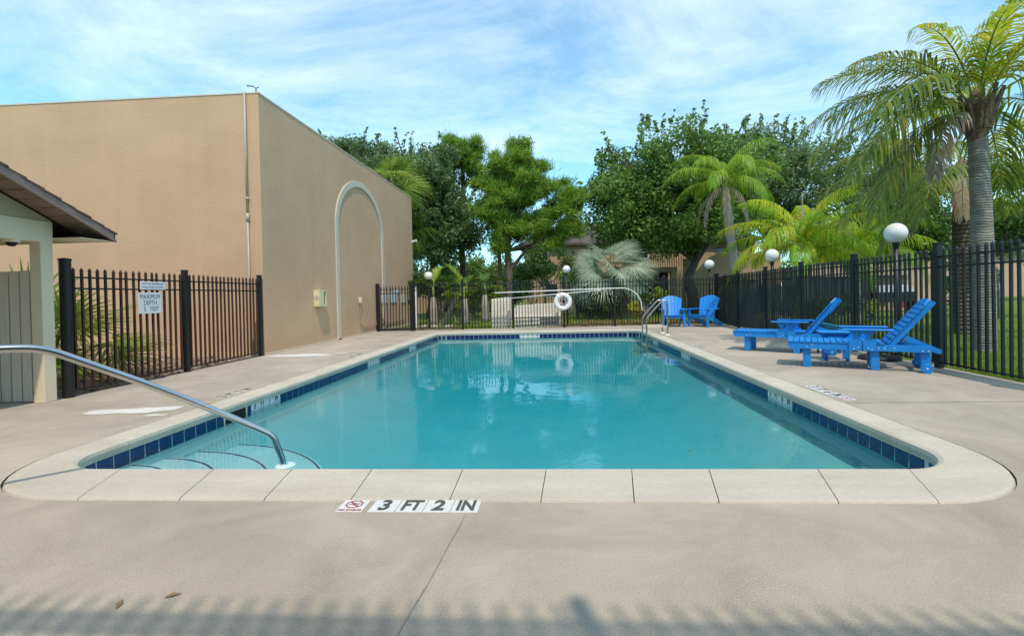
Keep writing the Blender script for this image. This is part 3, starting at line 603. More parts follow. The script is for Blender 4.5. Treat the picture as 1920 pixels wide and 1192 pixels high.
for q_ in (yE-.02, -1.9):
    zq = roofpt(yE) if q_ > 0 else roofpt(2*yr_+1.9)
    MB().prism([(-6,q_,zq+.07),(-6,yr_,roofpt(yr_)+.07),(-6,yr_,roofpt(yr_)+.105),(-6,q_,zq+.105)], (6.3,0,0)).build('roof_deck', 'brown', ph)
nC = 22
for i in range(nC):                                             # shingle courses, each lapping the one below
    y0 = yE+.03-(yE-yr_)*i/nC; y1 = yE+.03-(yE-yr_)*(i+1.25)/nC
    z0 = roofpt(y0)+.125; z1 = roofpt(y1)+.108; jt = random.uniform(-.006, .012)
    MB().prism([(-6,y0,z0-.018),(-6,y1,z1-.012),(-6,y1,z1),(-6,y0,z0+.004)], (6.40+jt,0,0)).build('shingle_course', 'shingle', ph)
# plank gate under the beam
pg = thing('plank_gate', 'grey-beige vertical plank gate standing beside the cream post', 'gate', (-6.43, 5.42, 0))
for i in range(14):
    x1 = -.035-i*.142; MB().bbox(x1-.122, x1, -.045, -.022, .012, 1.635+random.uniform(-.004,.004), .003).build('plank', 'plank', pg)
for z in (.18, 1.30): MB().box(-2.0, .0, -.021, .02, z, z+.09).build('rail', 'plank', pg)
MB().box(-2.0, -.0, .021, .03, .05, 1.58).build('backing_board', 'brown', pg)
MB().box(-.03, .0, -.05, .01, .02, .10).build('hinge', 'pipe', pg)
# ------------------------------------------------------------------ iron fences
PICK = .111
def picket_mesh(h, wd, m, z0=.06):
    a = wd/2; return MB().add([(-a,-a,z0),(a,-a,z0),(a,a,z0),(-a,a,z0),(-a,-a,h-.05),(a,-a,h-.05),(a,a,h-.05),(-a,a,h-.05),(-a*1.25,-a*1.25,h-.045),(a*1.25,-a*1.25,h-.045),(a*1.25,a*1.25,h-.045),(-a*1.25,a*1.25,h-.045),(0,0,h)],
        [(0,1,5,4),(1,2,6,5),(2,3,7,6),(3,0,4,7),(4,5,9,8),(5,6,10,9),(6,7,11,10),(7,4,8,11),(8,9,12),(9,10,12),(10,11,12),(11,8,12),(3,2,1,0)]).mesh('picket', m)
def fence(name, label, A, B, posts, h=1.72, m='black', pw=.026, postw=.075, posth=1.80, cat='fence', first_round=False):
    A = Vector((*A, 0)); B = Vector((*B, 0)); d = (B-A); L = d.length; ang = math.atan2(d.y, d.x)
    t = thing(name, label, cat, A, ang)
    pm = picket_mesh(h, pw, m); a = postw/2
    po = MB().bbox(-a,a,-a,a,0,posth-.02,.004).bbox(-a-.006,a+.006,-a-.006,a+.006,posth-.02,posth,.004).mesh('post', 'black')
    for i, s in enumerate(posts):
        if first_round and i == 0:
            MB().lathe([(.062,0),(.062,posth+.02),(.07,posth+.022),(.07,posth+.04),(.001,posth+.055)], 18).build('post', 'black', t, smooth=False)
        else: link('post', po, t, (s, 0, 0))
    ends = list(posts)
    for s0, s1 in zip(ends[:-1], ends[1:]):
        for z in (.085, h-.285, h-.135):
            MB().box(s0+a-.005, s1-a+.005, -.0165, .0165, z-.011, z+.011).build('rail', 'black', t)
        k = int(round((s1-s0)/PICK)); 
        for q in range(1, k):
            link('picket', pm, t, (s0+(s1-s0)*q/k, 0, 0), (random.gauss(0,.003),random.gauss(0,.004),random.uniform(-.01,.01)))
    return t
fence('iron_fence', 'dark picket fence with two white signs, left of the pool', (-6.30, 5.66), (-6.37, 9.76), [0, 2.0, 4.1], m='redbrown', pw=.026, first_round=True, posth=1.76, h=1.70)
fence('iron_fence', 'black picket fence across the far end of the pool deck', (-5.0, 16.5), (5.98, 17.26), [0.0, 1.75, 3.58, 5.42, 7.26, 9.08, 10.95], h=1.74, posth=1.82)
fence('iron_fence', 'long black picket fence on the right behind the blue loungers', (5.60, 5.8), (6.0, 17.3), [-1.0, 1.345, 3.35, 5.36, 7.33, 9.42, 11.46], h=1.76, posth=1.835, pw=.028, postw=.085)
gt = fence('iron_gate', 'narrow black picket gate beside the tan wall at the far left', (-6.27, 16.35), (-5.06, 16.42), [0, 1.20], h=1.64, posth=1.72, cat='gate', postw=.11)
MB().box(.06,1.14,-.02,.02,.03,.10).build('bottom_frame', 'black', gt)
MB().box(1.1,1.16,-.06,-.02,.95,1.12).build('latch', 'black', gt)
# signs hung on the left fence
def wall_sign(name, label, y, zc, wd, hh, lines, rows_m, sizes):
    t = thing(name, label, 'sign', (-6.285, y, zc))
    MB().bbox(-.004, .004, -wd/2, wd/2, -hh/2, hh/2, .002).build('panel', 'sign', t)
    for (tx, zo, yo), sz in zip(lines, sizes):
        put_text(tx, sz, rows_m, t, (.0046, yo, zo), (0,1,0), (0,0,1), .0, 0, .80)
    return t
wall_sign('rule_sign', 'small white sign with two lines of blue capitals on left fence', 6.965, 1.475, .46, .125, [('NO FOOD OR BEVERAGES', .028, 0), ('WITHIN FOUR FEET OF THE POOL', -.028, 0)], 'ink', [.040, .032])
s_ = wall_sign('depth_sign', 'square white sign reading MAXIMUM DEPTH 5 FEET on left fence', 6.905, 1.205, .41, .325, [('MAXIMUM', .095, 0), ('DEPTH', .0, 0), ('5', -.095, -.10), ("'", -.085, -.03), ('FEET', -.095, .075)], 'ink', [.098, .098, .098, .07, .098])
for z_ in (.145, -.145):
    for y_ in (-.19, .19): MB().lathe([(.001,.003),(.008,.002),(.009,0)], 8).build('bolt', 'bolt', s_, loc=(.004, y_, z_)).rotation_euler = (0, math.pi/2, 0)
# ------------------------------------------------------------------ second-floor balcony behind the camera (its railing throws the picket shade on the near deck)
bl = thing('apartment_balcony', 'apartment building with an upper balcony railing, standing behind the camera', 'building', (0, 0, 0))
RT = 3.95; RY = 1.80-.56*RT
MB().box(-9, 9, -7, -2.0, -.1, 6.2).build('wall', 'stucco2', bl); MB().box(-9, 9, -2.0, RY+.08, RT-1.12, RT-.98).build('balcony_slab', 'stucco2', bl)
pm = picket_mesh(1.0, .02, 'black', .02)
for i in range(150):
    x = -8.3+i*.111; link('picket', pm, bl, (x, RY, RT-1.0))
for x in (-8.4,-6,-3.6,-1.7,.78,3.2,5.6,8.0): MB().box(x-.035,x+.035,RY-.035,RY+.035,RT-1,RT+.01).build('post', 'black', bl)
for z in (RT-.22, RT-.34, RT-.93): MB().box(-8.4, 8.1, RY-.015, RY+.015, z-.013, z+.013).build('rail', 'black', bl)
# ------------------------------------------------------------------ lamps
def lamp(label, x, y, z, r):
    t = thing('globe_lamp', label, 'lamp', (x, y, 0), 0, 'globe lamps round the pool fence')
    MB().tube([(0,0,0),(0,0,z-r-.04)], .04, 12).build('pole', 'black', t, smooth=True)
    MB().lathe([(.042,z-r-.07),(.055,z-r-.02),(.06,z-r+.02),(.0,z-r+.02)], 16).build('collar', 'black', t, smooth=True)
    prof = [(r*math.sin(math.pi*i/16)+.0001, z-r*math.cos(math.pi*i/16)) for i in range(17)]
    MB().lathe(prof, 24).build('globe', 'globe', t, smooth=True)
lamp('white globe lamp behind the far fence, leftmost, near the gate', -4.86, 18.03, 2.04, .16)
lamp('white globe lamp behind the far fence above the life ring', .575, 18.47, 2.18, .155)
lamp('white globe lamp at the far right corner where the fences meet', 5.78, 17.45, 2.17, .175)
lamp('middle-sized white globe lamp on the right fence before yellow-green palm', 5.98, 13.0, 2.125, .175)
lamp('largest white globe lamp on the right fence above the near lounger', 6.02, 8.5, 2.14, .175)
# ------------------------------------------------------------------ blue furniture
def lounger(label, loc, ang):
    t = thing('chaise_lounge', label, 'lounge chair', loc, ang, 'blue lounge chairs beside the pool')
    W = .60
    for n0 in (0.0, W-.04):
        MB().prism([(-.25,n0,.31),(-.22,n0,.285),(1.46,n0,.285),(1.46,n0,.378),(-.25,n0,.378)], (0,.04,0)).build('side_rail', 'blue', t)
    sm = MB().bbox(-.036,.036,-.012,W+.012,.380,.402,.004).mesh('seat_slat', 'blue')
    for i in range(15): link('seat_slat', sm, t, (-.225+i*.0815, 0, 0))
    MB().box(-.2,-.16,.05,W-.05,.30,.375).build('end_board', 'blue', t); MB().box(1.41,1.45,.04,W-.04,.29,.37).build('end_board', 'blue', t)
    for s0, z0 in ((-.055, 0), (.79, 0), (1.355, .05)):
        for n0 in (.042, W-.125):
            MB().bbox(s0, s0+.105, n0, n0+.085, z0, .30, .006).build('leg', 'blue', t)
    for n0 in (-.03, W-.02):
        wh = MB().lathe([(.012,.0),(.064,.0),(.068,.006),(.068,.046),(.064,.05),(.012,.05)], 22).build('wheel', 'blue', t, loc=(1.41, n0+.05, .068), smooth=False); wh.rotation_euler = (math.pi/2, 0, 0)
        MB().lathe([(.001,.004),(.013,.003),(.014,0)], 8).build('cap', 'bolt', wh, loc=(0,0,.05))
    # hourglass arm supports and arms
    for n0 in (-.026, W):
        for s0 in (.615, .765):
            prof = [(-.085,.285),(.085,.285),(.085,.415),(.05,.44),(.028,.475),(.03,.505),(.062,.535),(.066,.575),(-.066,.575),(-.062,.535),(-.03,.505),(-.028,.475),(-.05,.44),(-.085,.415)]
            MB().prism([(s0+a, n0, z) for a, z in prof], (0,.026,0)).build('arm_support', 'blue', t)
    for n0 in (-.085, W-.04):
        MB().bbox(.44, 1.06, n0, n0+.125, .577, .602, .008).build('armrest', 'blue', t)
    # back: side boards and slats rising at an angle
    p0 = Vector((.985, 0, .375)); dr = Vector((.455, 0, .60)).normalized(); nr = Vector((-dr.z, 0, dr.x)); Lb = .80
    for n0 in (.05, W-.075):
        a = p0+Vector((0,n0,0)); MB().prism([a-nr*.075, a+dr*Lb-nr*.075, a+dr*Lb, a], (0,.028,0)).build('back_rail', 'blue', t)
    bs = MB()
    a = p0-dr*.0325+nr*.002; c = p0+dr*.0275+nr*.002
    bs.prism([Vector((a.x,.02,a.z)), Vector((a.x,W-.02,a.z)), Vector((c.x,W-.02,c.z)), Vector((c.x,.02,c.z))], nr*.022)
    me_ = bs.mesh('back_slat', 'blue')
    for i in range(9):
        o = link('back_slat', me_, t, tuple(dr*(.05+i*.0765)))
    a = p0+dr*.70+nr*.002; c = p0+dr*.80+nr*.002
    MB().prism([Vector((a.x,.02,a.z)), Vector((a.x,W-.02,a.z)), Vector((c.x,W-.12,c.z)), Vector((c.x,.12,c.z))], nr*.022).build('back_slat', 'blue', t)
    for n0 in (.10, W-.10):
        MB().beam((1.15,n0,.50), (1.575,n0,.285), .028, .07).build('prop', 'blue', t)
    MB().box(1.53,1.58,.08,W-.08,.27,.30).build('prop_bar', 'blue', t)
    bm_ = MB().lathe([(.001,.004),(.008,.003),(.009,0)], 8).mesh('bolt', 'bolt')
    for s, z, n0 in ((.0,.315,0),(.07,.345,0),(.585,.31,-.026),(.64,.335,-.026),(.76,.325,-.026),(.80,.305,-.026),(.88,.325,0),(.95,.325,0),(1.06,.335,0),(1.37,.305,0),(1.43,.305,0)):
        link('bolt', bm_, t, (s, n0, z), (math.pi/2, 0, 0))
    return t
lounger('blue slatted lounge chair nearest the camera, its back raised toward the fence', (3.876, 7.345, 0), R(-27.8))
lounger('blue slatted lounge chair behind the nearer one, feet toward the pool', (3.80, 9.37, 0), R(-35.5))
st_ = thing('side_table', 'low blue slatted side table between the two lounge chairs', 'side table', (4.72, 8.07, 0), R(-21))
for x in (-.15, .15):
    for y in (-.12, .12): MB().bbox(x-.028, x+.028, y-.02, y+.02, 0, .46, .003).build('leg', 'blue', st_)
for y in (-.12, .12): MB().box(-.2,.2,y-.012,y+.012,.40,.46).build('apron', 'blue', st_)
tm = MB().bbox(-.25,.25,-.032,.032,.46,.482,.004).mesh('top_slat', 'blue')
for i in range(6): link('top_slat', tm, st_, (0, -.185+i*.074, 0))
tb = thing('slatted_panel', 'small teal slatted panel leaning between the lounge chairs, behind the side table', 'panel', (5.02, 8.72, 0), R(-30))
for i in range(4):
    MB().prism([(-.25,-.10+i*.085,.60-.06*i),(.18,-.06+i*.085,.50-.06*i),(.18,.01+i*.085,.47-.06*i),(-.25,-.03+i*.085,.57-.06*i)], (0,0,.02)).build('slat', 'teal', tb)
for x in (-.2,.14): MB().beam((x,-.1,.56-(x+.2)*.3),(x,.25,.0),.04,.03).build('support', 'blue', tb)
ub = thing('umbrella_base', 'flat round black umbrella base beside the fence behind the near lounger', 'umbrella base', (5.42, 8.06, 0))
MB().lathe([(.30,0),(.30,.035),(.27,.06),(.05,.085),(.03,.12),(.03,.16),(.022,.16),(.022,.05)], 28).build('base', 'rubber', ub, smooth=False)
def adirondack(label, loc, ang, s=1.06):
    t = thing('adirondack_chair', label, 'adirondack chair', loc, ang, 'blue adirondack chairs at the far corner'); t.scale = (s, s, s)
    for x in (-.33, .33):
        MB().bbox(x-.045, x+.045, -.015, .015, 0, .555, .004).build('front_leg', 'blue', t)
        sx = x*.86
        MB().prism([(sx-.014,.0,.28),(sx-.014,.0,.385),(sx-.014,.42,.30),(sx-.014,.90,.10),(sx-.014,.92,.0),(sx-.014,.78,.0)], (.028,0,0)).build('rear_leg', 'blue', t)
        MB().prism([(x-.075,-.10,.556),(x+.075,-.10,.556),(x+.07,.45,.556),(x+.03,.62,.556),(x-.03,.62,.556),(x-.07,.45,.556)], (0,0,.024)).build('armrest', 'blue', t)
        MB().prism([(x-.012,.016,.556),(x-.012,.09,.556),(x-.012,.016,.43)], (.024,0,0)).build('bracket', 'blue', t)
    for i in range(6):
        y = -.015+i*.083; z = .392-.16*max(0, y-.03); MB().bbox(-.31,.31,y-.037,y+.037,z-.022,z,.004).build('seat_slat', 'blue', t)
    MB().box(-.33,.33,-.005,.018,.28,.37).build('front_board', 'blue', t)
    for k in range(6):
        f = (k-2.5)/2.5; xb = f*.215; xt = f*.29; hb = .0425; htp = .056
        top = lambda x: 1.0-.10*(x/.33)**2
        yb, zb = .44, .285
        def P(x, z): return (x, yb+(z-zb)*.42+.035*(x/.3)**2*-1, z)
        zt0, zt1 = top(xt-htp*.93), top(xt+htp*.93)
        pts = [P(xb-hb*.93, zb), P(xb+hb*.93, zb), P(xt+htp*.93, zt1), P(xt, max(top(xt), (zt0+zt1)/2)), P(xt-htp*.93, zt0)]
        MB().prism(pts, (0,.022,-.01)).build('back_slat', 'blue', t)
    MB().box(-.28,.28,.60,.64,.53,.60).build('back_brace', 'blue', t)
    MB().box(-.35,.35,.56,.60,.535,.556).build('arm_brace', 'blue', t)
    return t
adirondack('blue adirondack chair facing the pool, left one of the far corner pair', (4.10, 16.05, 0), R(-8))
adirondack('blue adirondack chair turned sideways, right one of the far corner pair', (4.87, 15.88, 0), R(-50))
# ------------------------------------------------------------------ rescue gear on the far fence
fy = lambda x: 16.5+(x+5.0)*.0692-.05
lr = thing('life_ring', 'white life ring with coiled rope hanging on the far fence', 'life ring', (.37, fy(.37)-.06, .935))
b = MB(); nu, nv = 40, 14; vs = []
for i in range(nu):
    a = 2*math.pi*i/nu
    for j in range(nv): c = 2*math.pi*j/nv; rr = .245+.078*math.cos(c); vs.append((rr*math.cos(a), .05*math.sin(c), rr*math.sin(a)))
b.add(vs, [(i*nv+j, i*nv+(j+1) % nv, ((i+1) % nu)*nv+(j+1) % nv, ((i+1) % nu)*nv+j) for i in range(nu) for j in range(nv)]); b.build('ring', 'white', lr, smooth=True)
rp_ = [Vector((.13*math.sin(q*.42)*(1-.25*math.cos(q*.13)), .0+.012*math.sin(q), .15*math.cos(q*.42+.4)*(.8+.2*math.sin(q*.21)))) for q in range(70)]
MT['rope'] = mat('rope', (.62, .58, .58), (.20, .16, .30), rough=.9, scale=60)
MB().tube(rp_, .011, 6).build('rope', 'rope', lr)
for a in (.8, 2.35, 3.93, 5.5): MB().tube([(.245*math.cos(a)+.084*math.cos(q)*math.cos(a), .056*math.sin(q), .245*math.sin(a)+.084*math.cos(q)*math.sin(a)) for q in [2*math.pi*k/12 for k in range(13)]], .008, 6).build('band', 'white', lr)
pl = thing('rescue_pole', 'long white rescue pole with a curved crook end on the far fence', 'rescue pole', (-2.1, fy(-2.1), 1.30))
kk = [(0,0,0),(4.45,.29,.075),(4.78,.31,.07),(5.1,.33,-.10),(5.28,.34,-.35),(5.33,.34,-.75)]
MB().tube(smooth_path(kk, it=3), .019, 8).build('shaft', 'pole', pl, smooth=True)
for x in (.55, 4.0): MB().tube([(x,.06+x*.065,-.04),(x,x*.065-.04,-.04),(x,x*.065-.045,.06)], .008, 6).build('hook', 'pole', pl)
sp2 = thing('skimmer_pole', 'shorter straight white pole hung aslant below the crook pole', 'pole', (-1.67, fy(-1.67)-.02, 1.08))
MB().tube([(0,0,0),(3.35,.22,.225)], .017, 8).build('shaft', 'pole', sp2, smooth=True); MB().tube([(3.30,.216,.222),(3.42,.223,.23)], .024, 8).build('grip', 'pole', sp2, smooth=True)
# ------------------------------------------------------------------ vegetation builders
rng = np.random.default_rng(11)
def unit(n):
    v = rng.normal(size=(n, 3)); return v/np.linalg.norm(v, axis=1, keepdims=True)
def leaf_cloud(clumps, size, aspect=.5, up=.35, flatten=.8):
    """clumps: rows (x, y, z, radius, count) -> rhombic leaves"""
    Cs = []; Rr = []
    for x, y, z, r, k in clumps:
        k = int(k); d = unit(k)*(rng.random((k, 1))**.45)*r; d[:, 2] *= flatten; Cs.append(np.array([x, y, z])+d); Rr.append(d/(r+1e-6))
    c = np.concatenate(Cs); out_ = np.concatenate(Rr); n = len(c)
    nrm = unit(n)+np.array([0, 0, up])+out_*.6; nrm /= np.linalg.norm(nrm, axis=1, keepdims=True)
    a = np.cross(nrm, unit(n)); a /= np.linalg.norm(a, axis=1, keepdims=True)+1e-9; b = np.cross(nrm, a)
    s = (size*(.65+.7*rng.random((n, 1)))); a = a*s; b = b*s*aspect
    V = np.stack([c-a, c+b-a*.1, c+a, c-b-a*.1], 1).reshape(-1, 3); Fq = np.arange(n*4).reshape(n, 4); return V, Fq
def crown_clumps(ells, K, r, cnt, top_twigs=0, zmin=-1e9, shell=.5):
    ws = np.array([e[3]*e[4]*e[5] for e in ells]); ws = ws/ws.sum(); rows = []
    for _ in range(K):
        e = ells[rng.choice(len(ells), p=ws)]; d = unit(1)[0]*(rng.random()**shell)
        p = (e[0]+d[0]*e[3], e[1]+d[1]*e[4], e[2]+d[2]*e[5]); rr = r*(.6+.8*rng.random())
        if p[2] < zmin: continue
        rows.append((*p, rr, cnt*(rr/r)**2*(.6+.8*rng.random())))
    for _ in range(top_twigs):
        e = ells[rng.choice(len(ells), p=ws)]; d = unit(1)[0]; d[2] = abs(d[2])*.9+.25; d /= np.linalg.norm(d)
        p = np.array([e[0]+d[0]*e[3], e[1]+d[1]*e[4], e[2]+d[2]*e[5]]); g = d*.6+np.array([0, 0, .6])+rng.normal(0, .25, 3); g /= np.linalg.norm(g); ln = .3+.7*rng.random()
        for q in range(6): pp = p+g*ln*q/5+rng.normal(0, .05, 3); rows.append((*pp, .20*r*(1.3-q*.17), cnt*.045*(1.3-q*.17)))
    return rows
def limbs(mb, base, tips, r0, sag=.15, n=6):
    base = Vector(base)
    for tp in tips:
        tp = Vector(tp); mid = base.lerp(tp, .5)+Vector((0,0,(tp-base).length*sag))+Vector((random.uniform(-.3,.3), random.uniform(-.3,.3), 0))
        pts = []
        for i in range(n+1):
            t = i/n; pts.append(base*(1-t)**2+mid*(2*t*(1-t))+tp*t*t)
        mb.tube(pts, [r0*(1-.85*i/n) for i in range(n+1)], 6, caps=False)
def tree(name, label, base, trunk_pts, r0, clumps, leaf, m, bark='bark', nl=14, group=None, fork=None, aspect=.5, limb_r=.11):
    t = thing(name, label, 'tree', base, 0, group); B = Vector(base)
    mb = MB(); tp = [Vector(p) for p in trunk_pts]; mb.tube(tp, [r0*(1.25-.6*i/(len(tp)-1)) if i else r0*1.5 for i in range(len(tp))], 9)
    fk = tp[-1]; cl = sorted(clumps, key=lambda c: -c[3]); pick = [cl[i] for i in sorted(random.sample(range(len(cl)), min(nl, len(cl))))]
    limbs(mb, fk, [Vector((c[0], c[1], c[2]))-B for c in pick], limb_r); mb.build('trunk', bark, t, smooth=True)
    V, Fq = leaf_cloud(clumps, leaf, aspect); V = V-np.array(base); link('crown', fastmesh('crown', V, Fq, m), t); return t
def shrub(name, label, base, clumps, leaf, m, cat='shrub', aspect=.5, group=None, stems=5, bark='bark'):
    t = thing(name, label, cat, base, 0, group); B = np.array(base)
    V, Fq = leaf_cloud(clumps, leaf, aspect, up=.6); link('foliage', fastmesh('foliage', V-B, Fq, m), t)
    mb = MB(); 
    for c in clumps[:stems]: mb.tube([(0,0,0), ((c[0]-B[0])*.4, (c[1]-B[1])*.4, (c[2]-B[2])*.6), (c[0]-B[0], c[1]-B[1], c[2]-B[2])], [.03,.022,.012], 5)
    mb.build('stem', bark, t); return t
def frond_arrays(L, elev, droop, nl, lmax, wd, hang=.5, s0=.12, splay=55, vee=.25, pw=1.2, roll_=0, tipfold=.0):
    """pinnate frond along +x from the origin; returns verts, quads, rachis points"""
    n = 26; s = np.linspace(0, 1, n); th = elev-droop*s**pw; ds = L/(n-1)
    X = np.concatenate([[0], np.cumsum(np.cos(th[:-1])*ds)]); Z = np.concatenate([[0], np.cumsum(np.sin(th[:-1])*ds)])
    side = np.cumsum(np.linspace(0, roll_, n))*ds
    ss = np.linspace(s0, .995, nl); ss = np.concatenate([ss, ss]); sg = np.concatenate([np.ones(nl), -np.ones(nl)])
    ss = np.clip(ss+rng.normal(0, .004, 2*nl), 0, 1)
    bx = np.interp(ss, s, X); bz = np.interp(ss, s, Z); by = np.interp(ss, s, side); t_ = np.interp(ss, s, th)
    prof = np.clip(np.sin(np.pi*(.10+.86*ss)), .05, 1)**.55; ln = lmax*prof*(.85+.3*rng.random(2*nl))
    ang = np.radians(splay)*(1-.45*ss)+rng.normal(0, .07, 2*nl)
    T = np.stack([np.cos(t_), 0*t_, np.sin(t_)], 1); Nn = np.stack([-np.sin(t_), 0*t_, np.cos(t_)], 1); S = np.zeros((2*nl, 3)); S[:, 1] = sg
    D = T*np.cos(ang)[:, None]+S*np.sin(ang)[:, None]+Nn*vee; D /= np.linalg.norm(D, axis=1, keepdims=True)
    hg = hang*(.7+.6*rng.random(2*nl)); G = np.array([0, 0, -1.0])
    base = np.stack([bx, by, bz], 1)
    D2 = D+G*hg[:, None]*.6; D2 /= np.linalg.norm(D2, axis=1, keepdims=True); D3 = D+G*hg[:, None]*1.8; D3 /= np.linalg.norm(D3, axis=1, keepdims=True)
    p1 = base+D*(ln*.3)[:, None]; p2 = p1+D2*(ln*.35)[:, None]; p3 = p2+D3*(ln*.35)[:, None]
    Wv = np.cross(D, Nn+S*.25*0); Wv /= np.linalg.norm(Wv, axis=1, keepdims=True)+1e-9; Wv = Wv*(wd/2)
    V = np.stack([base-Wv*.5, base+Wv*.5, p1+Wv, p1-Wv, p2+Wv*.8, p2-Wv*.8, p3+Wv*.12, p3-Wv*.12], 1).reshape(-1, 3)
    k = np.arange(2*nl)[:, None]*8
    Fq = np.concatenate([k+np.array([0,1,2,3]), k+np.array([3,2,4,5]), k+np.array([5,4,6,7])])
    return V, Fq, np.stack([X, side, Z], 1)
def frond(parent, az, L, elev, droop, nl, lmax, wd, m, stem='stem', base=(0,0,0), r=.022, name='frond', **kw):
    V, Fq, ra = frond_arrays(L, elev, droop, nl, lmax, wd, **kw)
    n0 = len(V); rr = np.linspace(r, r*.2, len(ra)); off = np.array([[0,1,0],[0,0,1],[0,-1,0],[0,0,-1]])
    RVv = (ra[:, None, :]+off[None]*rr[:, None, None]).reshape(-1, 3); q = []
    for i in range(len(ra)-1):
        for k in range(4): q.append((n0+i*4+k, n0+i*4+(k+1) % 4, n0+i*4+4+(k+1) % 4, n0+i*4+4+k))
    V = np.concatenate([V, RVv]); nf = len(Fq); Fq = np.concatenate([Fq, np.array(q)])
    me = fastmesh(name, V, Fq, m); me.materials.append(MT[stem]); mi = np.zeros(len(Fq), np.int32); mi[nf:] = 1; me.polygons.foreach_set('material_index', mi)
    return link(name, me, parent, base, (0, 0, az))
def fan_leaf(parent, az, pet, r, elev, m, droop=.5, nseg=34, spread=115, base=(0,0,0), stem='stem', name='fan_leaf', cost=.35, wseg=None, hangtip=.35, bend=.15):
    a = np.radians(np.linspace(-spread, spread, nseg))+rng.normal(0, .02, nseg)
    ln = r*(.72+.28*np.cos(a*.75))*(.93+.14*rng.random(nseg)); wd = wseg or (2*math.radians(spread)/nseg*r*.38)
    D = np.stack([np.cos(a), np.sin(a), 0*a], 1); P = np.stack([-np.sin(a), np.cos(a), 0*a], 1)*wd/2
    def pt(f):
        q = D*(ln*f)[:, None]; q[:, 2] -= droop*f*f*r*(.35+.2*np.abs(np.sin(a)))+ (hangtip*r*max(0, f-.6)**1.5)*(.5+rng.random(nseg)); q[:, 2] += .12*r*f*np.abs(np.sin(a))
        return q
    st = [pt(f) for f in (0.02, .33, .66, 1.0)]; ws = (.25, .9, .8, .08)
    V = np.stack([x for p_, w_ in zip(st, ws) for x in (p_+P*w_, p_-P*w_)], 1).reshape(-1, 3)
    k = np.arange(nseg)[:, None]*8; Fq = np.concatenate([k+np.array([0,1,3,2]), k+np.array([2,3,5,4]), k+np.array([4,5,7,6])])
    # petiole curve, then blade continues at its end
    n = 8; s = np.linspace(0, 1, n); th = elev-.35*s; X = np.concatenate([[0], np.cumsum(np.cos(th[:-1])*pet/(n-1))]); Z = np.concatenate([[0], np.cumsum(np.sin(th[:-1])*pet/(n-1))])
    te = th[-1]-bend; ro = rng.normal(0, .55); vy = V[:, 1]*math.cos(ro)-V[:, 2]*math.sin(ro); vz = V[:, 1]*math.sin(ro)+V[:, 2]*math.cos(ro); V = np.stack([V[:, 0], vy, vz], 1); rx = V[:, 0]*math.cos(te)-V[:, 2]*math.sin(te); rz = V[:, 0]*math.sin(te)+V[:, 2]*math.cos(te); V = np.stack([rx+X[-1], V[:, 1], rz+Z[-1]], 1)
    ra = np.stack([X, 0*X, Z], 1); n0 = len(V); off = np.array([[0,1,0],[0,0,.6],[0,-1,0],[0,0,-.6]])*.018
    RVv = (ra[:, None, :]+off[None]).reshape(-1, 3); q = []
    for i in range(n-1):
        for kk in range(4): q.append((n0+i*4+kk, n0+i*4+(kk+1) % 4, n0+i*4+4+(kk+1) % 4, n0+i*4+4+kk))
    nf = len(Fq); V = np.concatenate([V, RVv]); Fq = np.concatenate([Fq, np.array(q)])
    me = fastmesh(name, V, Fq, m); me.materials.append(MT[stem]); mi = np.zeros(len(Fq), np.int32); mi[nf:] = 1; me.polygons.foreach_set('material_index', mi)
    return link(name, me, parent, base, (0, 0, az))
GA = 2.39996
def trunk_tube(t, pts, rs, m, n=16, name='trunk'):
    return MB().tube(smooth_path(pts, it=2), [rs[0]+(rs[1]-rs[0])*i/(len(smooth_path(pts, it=2))-1) for i in range(len(smooth_path(pts, it=2)))], n).build(name, m, t, smooth=True)
# ------------------------------------------------------------------ trees
# big oak on the right
ck = crown_clumps([(6.6,25,7.0,4.2,3.2,3.2), (4.3,25,6.2,2.5,2.6,2.4), (9.6,26,6.8,3.2,3,2.6), (7.2,25,4.6,3.6,2.6,1.3), (3.9,25,4.7,1.7,1.5,1.3), (5.3,24.6,4.1,3.2,1.5,1.0), (3.1,25,5.7,1.5,1.6,1.8), (4.4,25,4.1,2.4,1.6,1.1)], 310, .72, 260, top_twigs=60)
tree('oak_tree', 'broad dark green oak with a leaning trunk, behind the queen palm', (7.6,25.2,0), [(0,0,-.1),(-.1,0,.9),(-.35,.1,1.9),(.1,.2,2.8)], .30, ck, .095, 'oak', nl=22, limb_r=.17)
ck = crown_clumps([(13.6,33,8.6,4.6,3,4.0), (17.4,34,8.2,4.0,3,4.0)], 190, .85, 200, top_twigs=80)
tree('oak_tree', 'tall grey-green tree forming the skyline right of the big oak', (15.2,33.5,0), [(0,0,-.1),(.1,0,2),(0,0,4.5)], .35, ck, .105, 'oakl', nl=18)
ck = crown_clumps([(22.5,33,7.4,4.6,3,4.2), (20,32,4.6,3,2.5,2.4)], 130, .95, 190, top_twigs=14)
tree('oak_tree', 'dense green tree behind the coconut palm crown', (22.4,33,0), [(0,0,-.1),(.1,0,2),(0,0,4)], .33, ck, .11, 'oakd', nl=16)
ck = crown_clumps([(16.5,17.5,3.3,1.9,1.4,.9), (13.6,18.2,3.2,1.9,1.4,1.0), (18.3,17,4.3,1.0,1.2,1.4)], 70, .5, 170, top_twigs=6)
tree('small_tree', 'low leafy tree hanging over the lawn beside the two coconut trunks', (16.3,18.2,0), [(0,0,-.1),(.1,0,1),(0,0,2.2)], .12, ck, .075, 'hedge', nl=12, limb_r=.06)
ck = crown_clumps([(36,36,5.4,5,3,2.6), (43,38,9.5,4,3,3), (33,36,9,3,3,2)], 120, 1.0, 150, top_twigs=8)
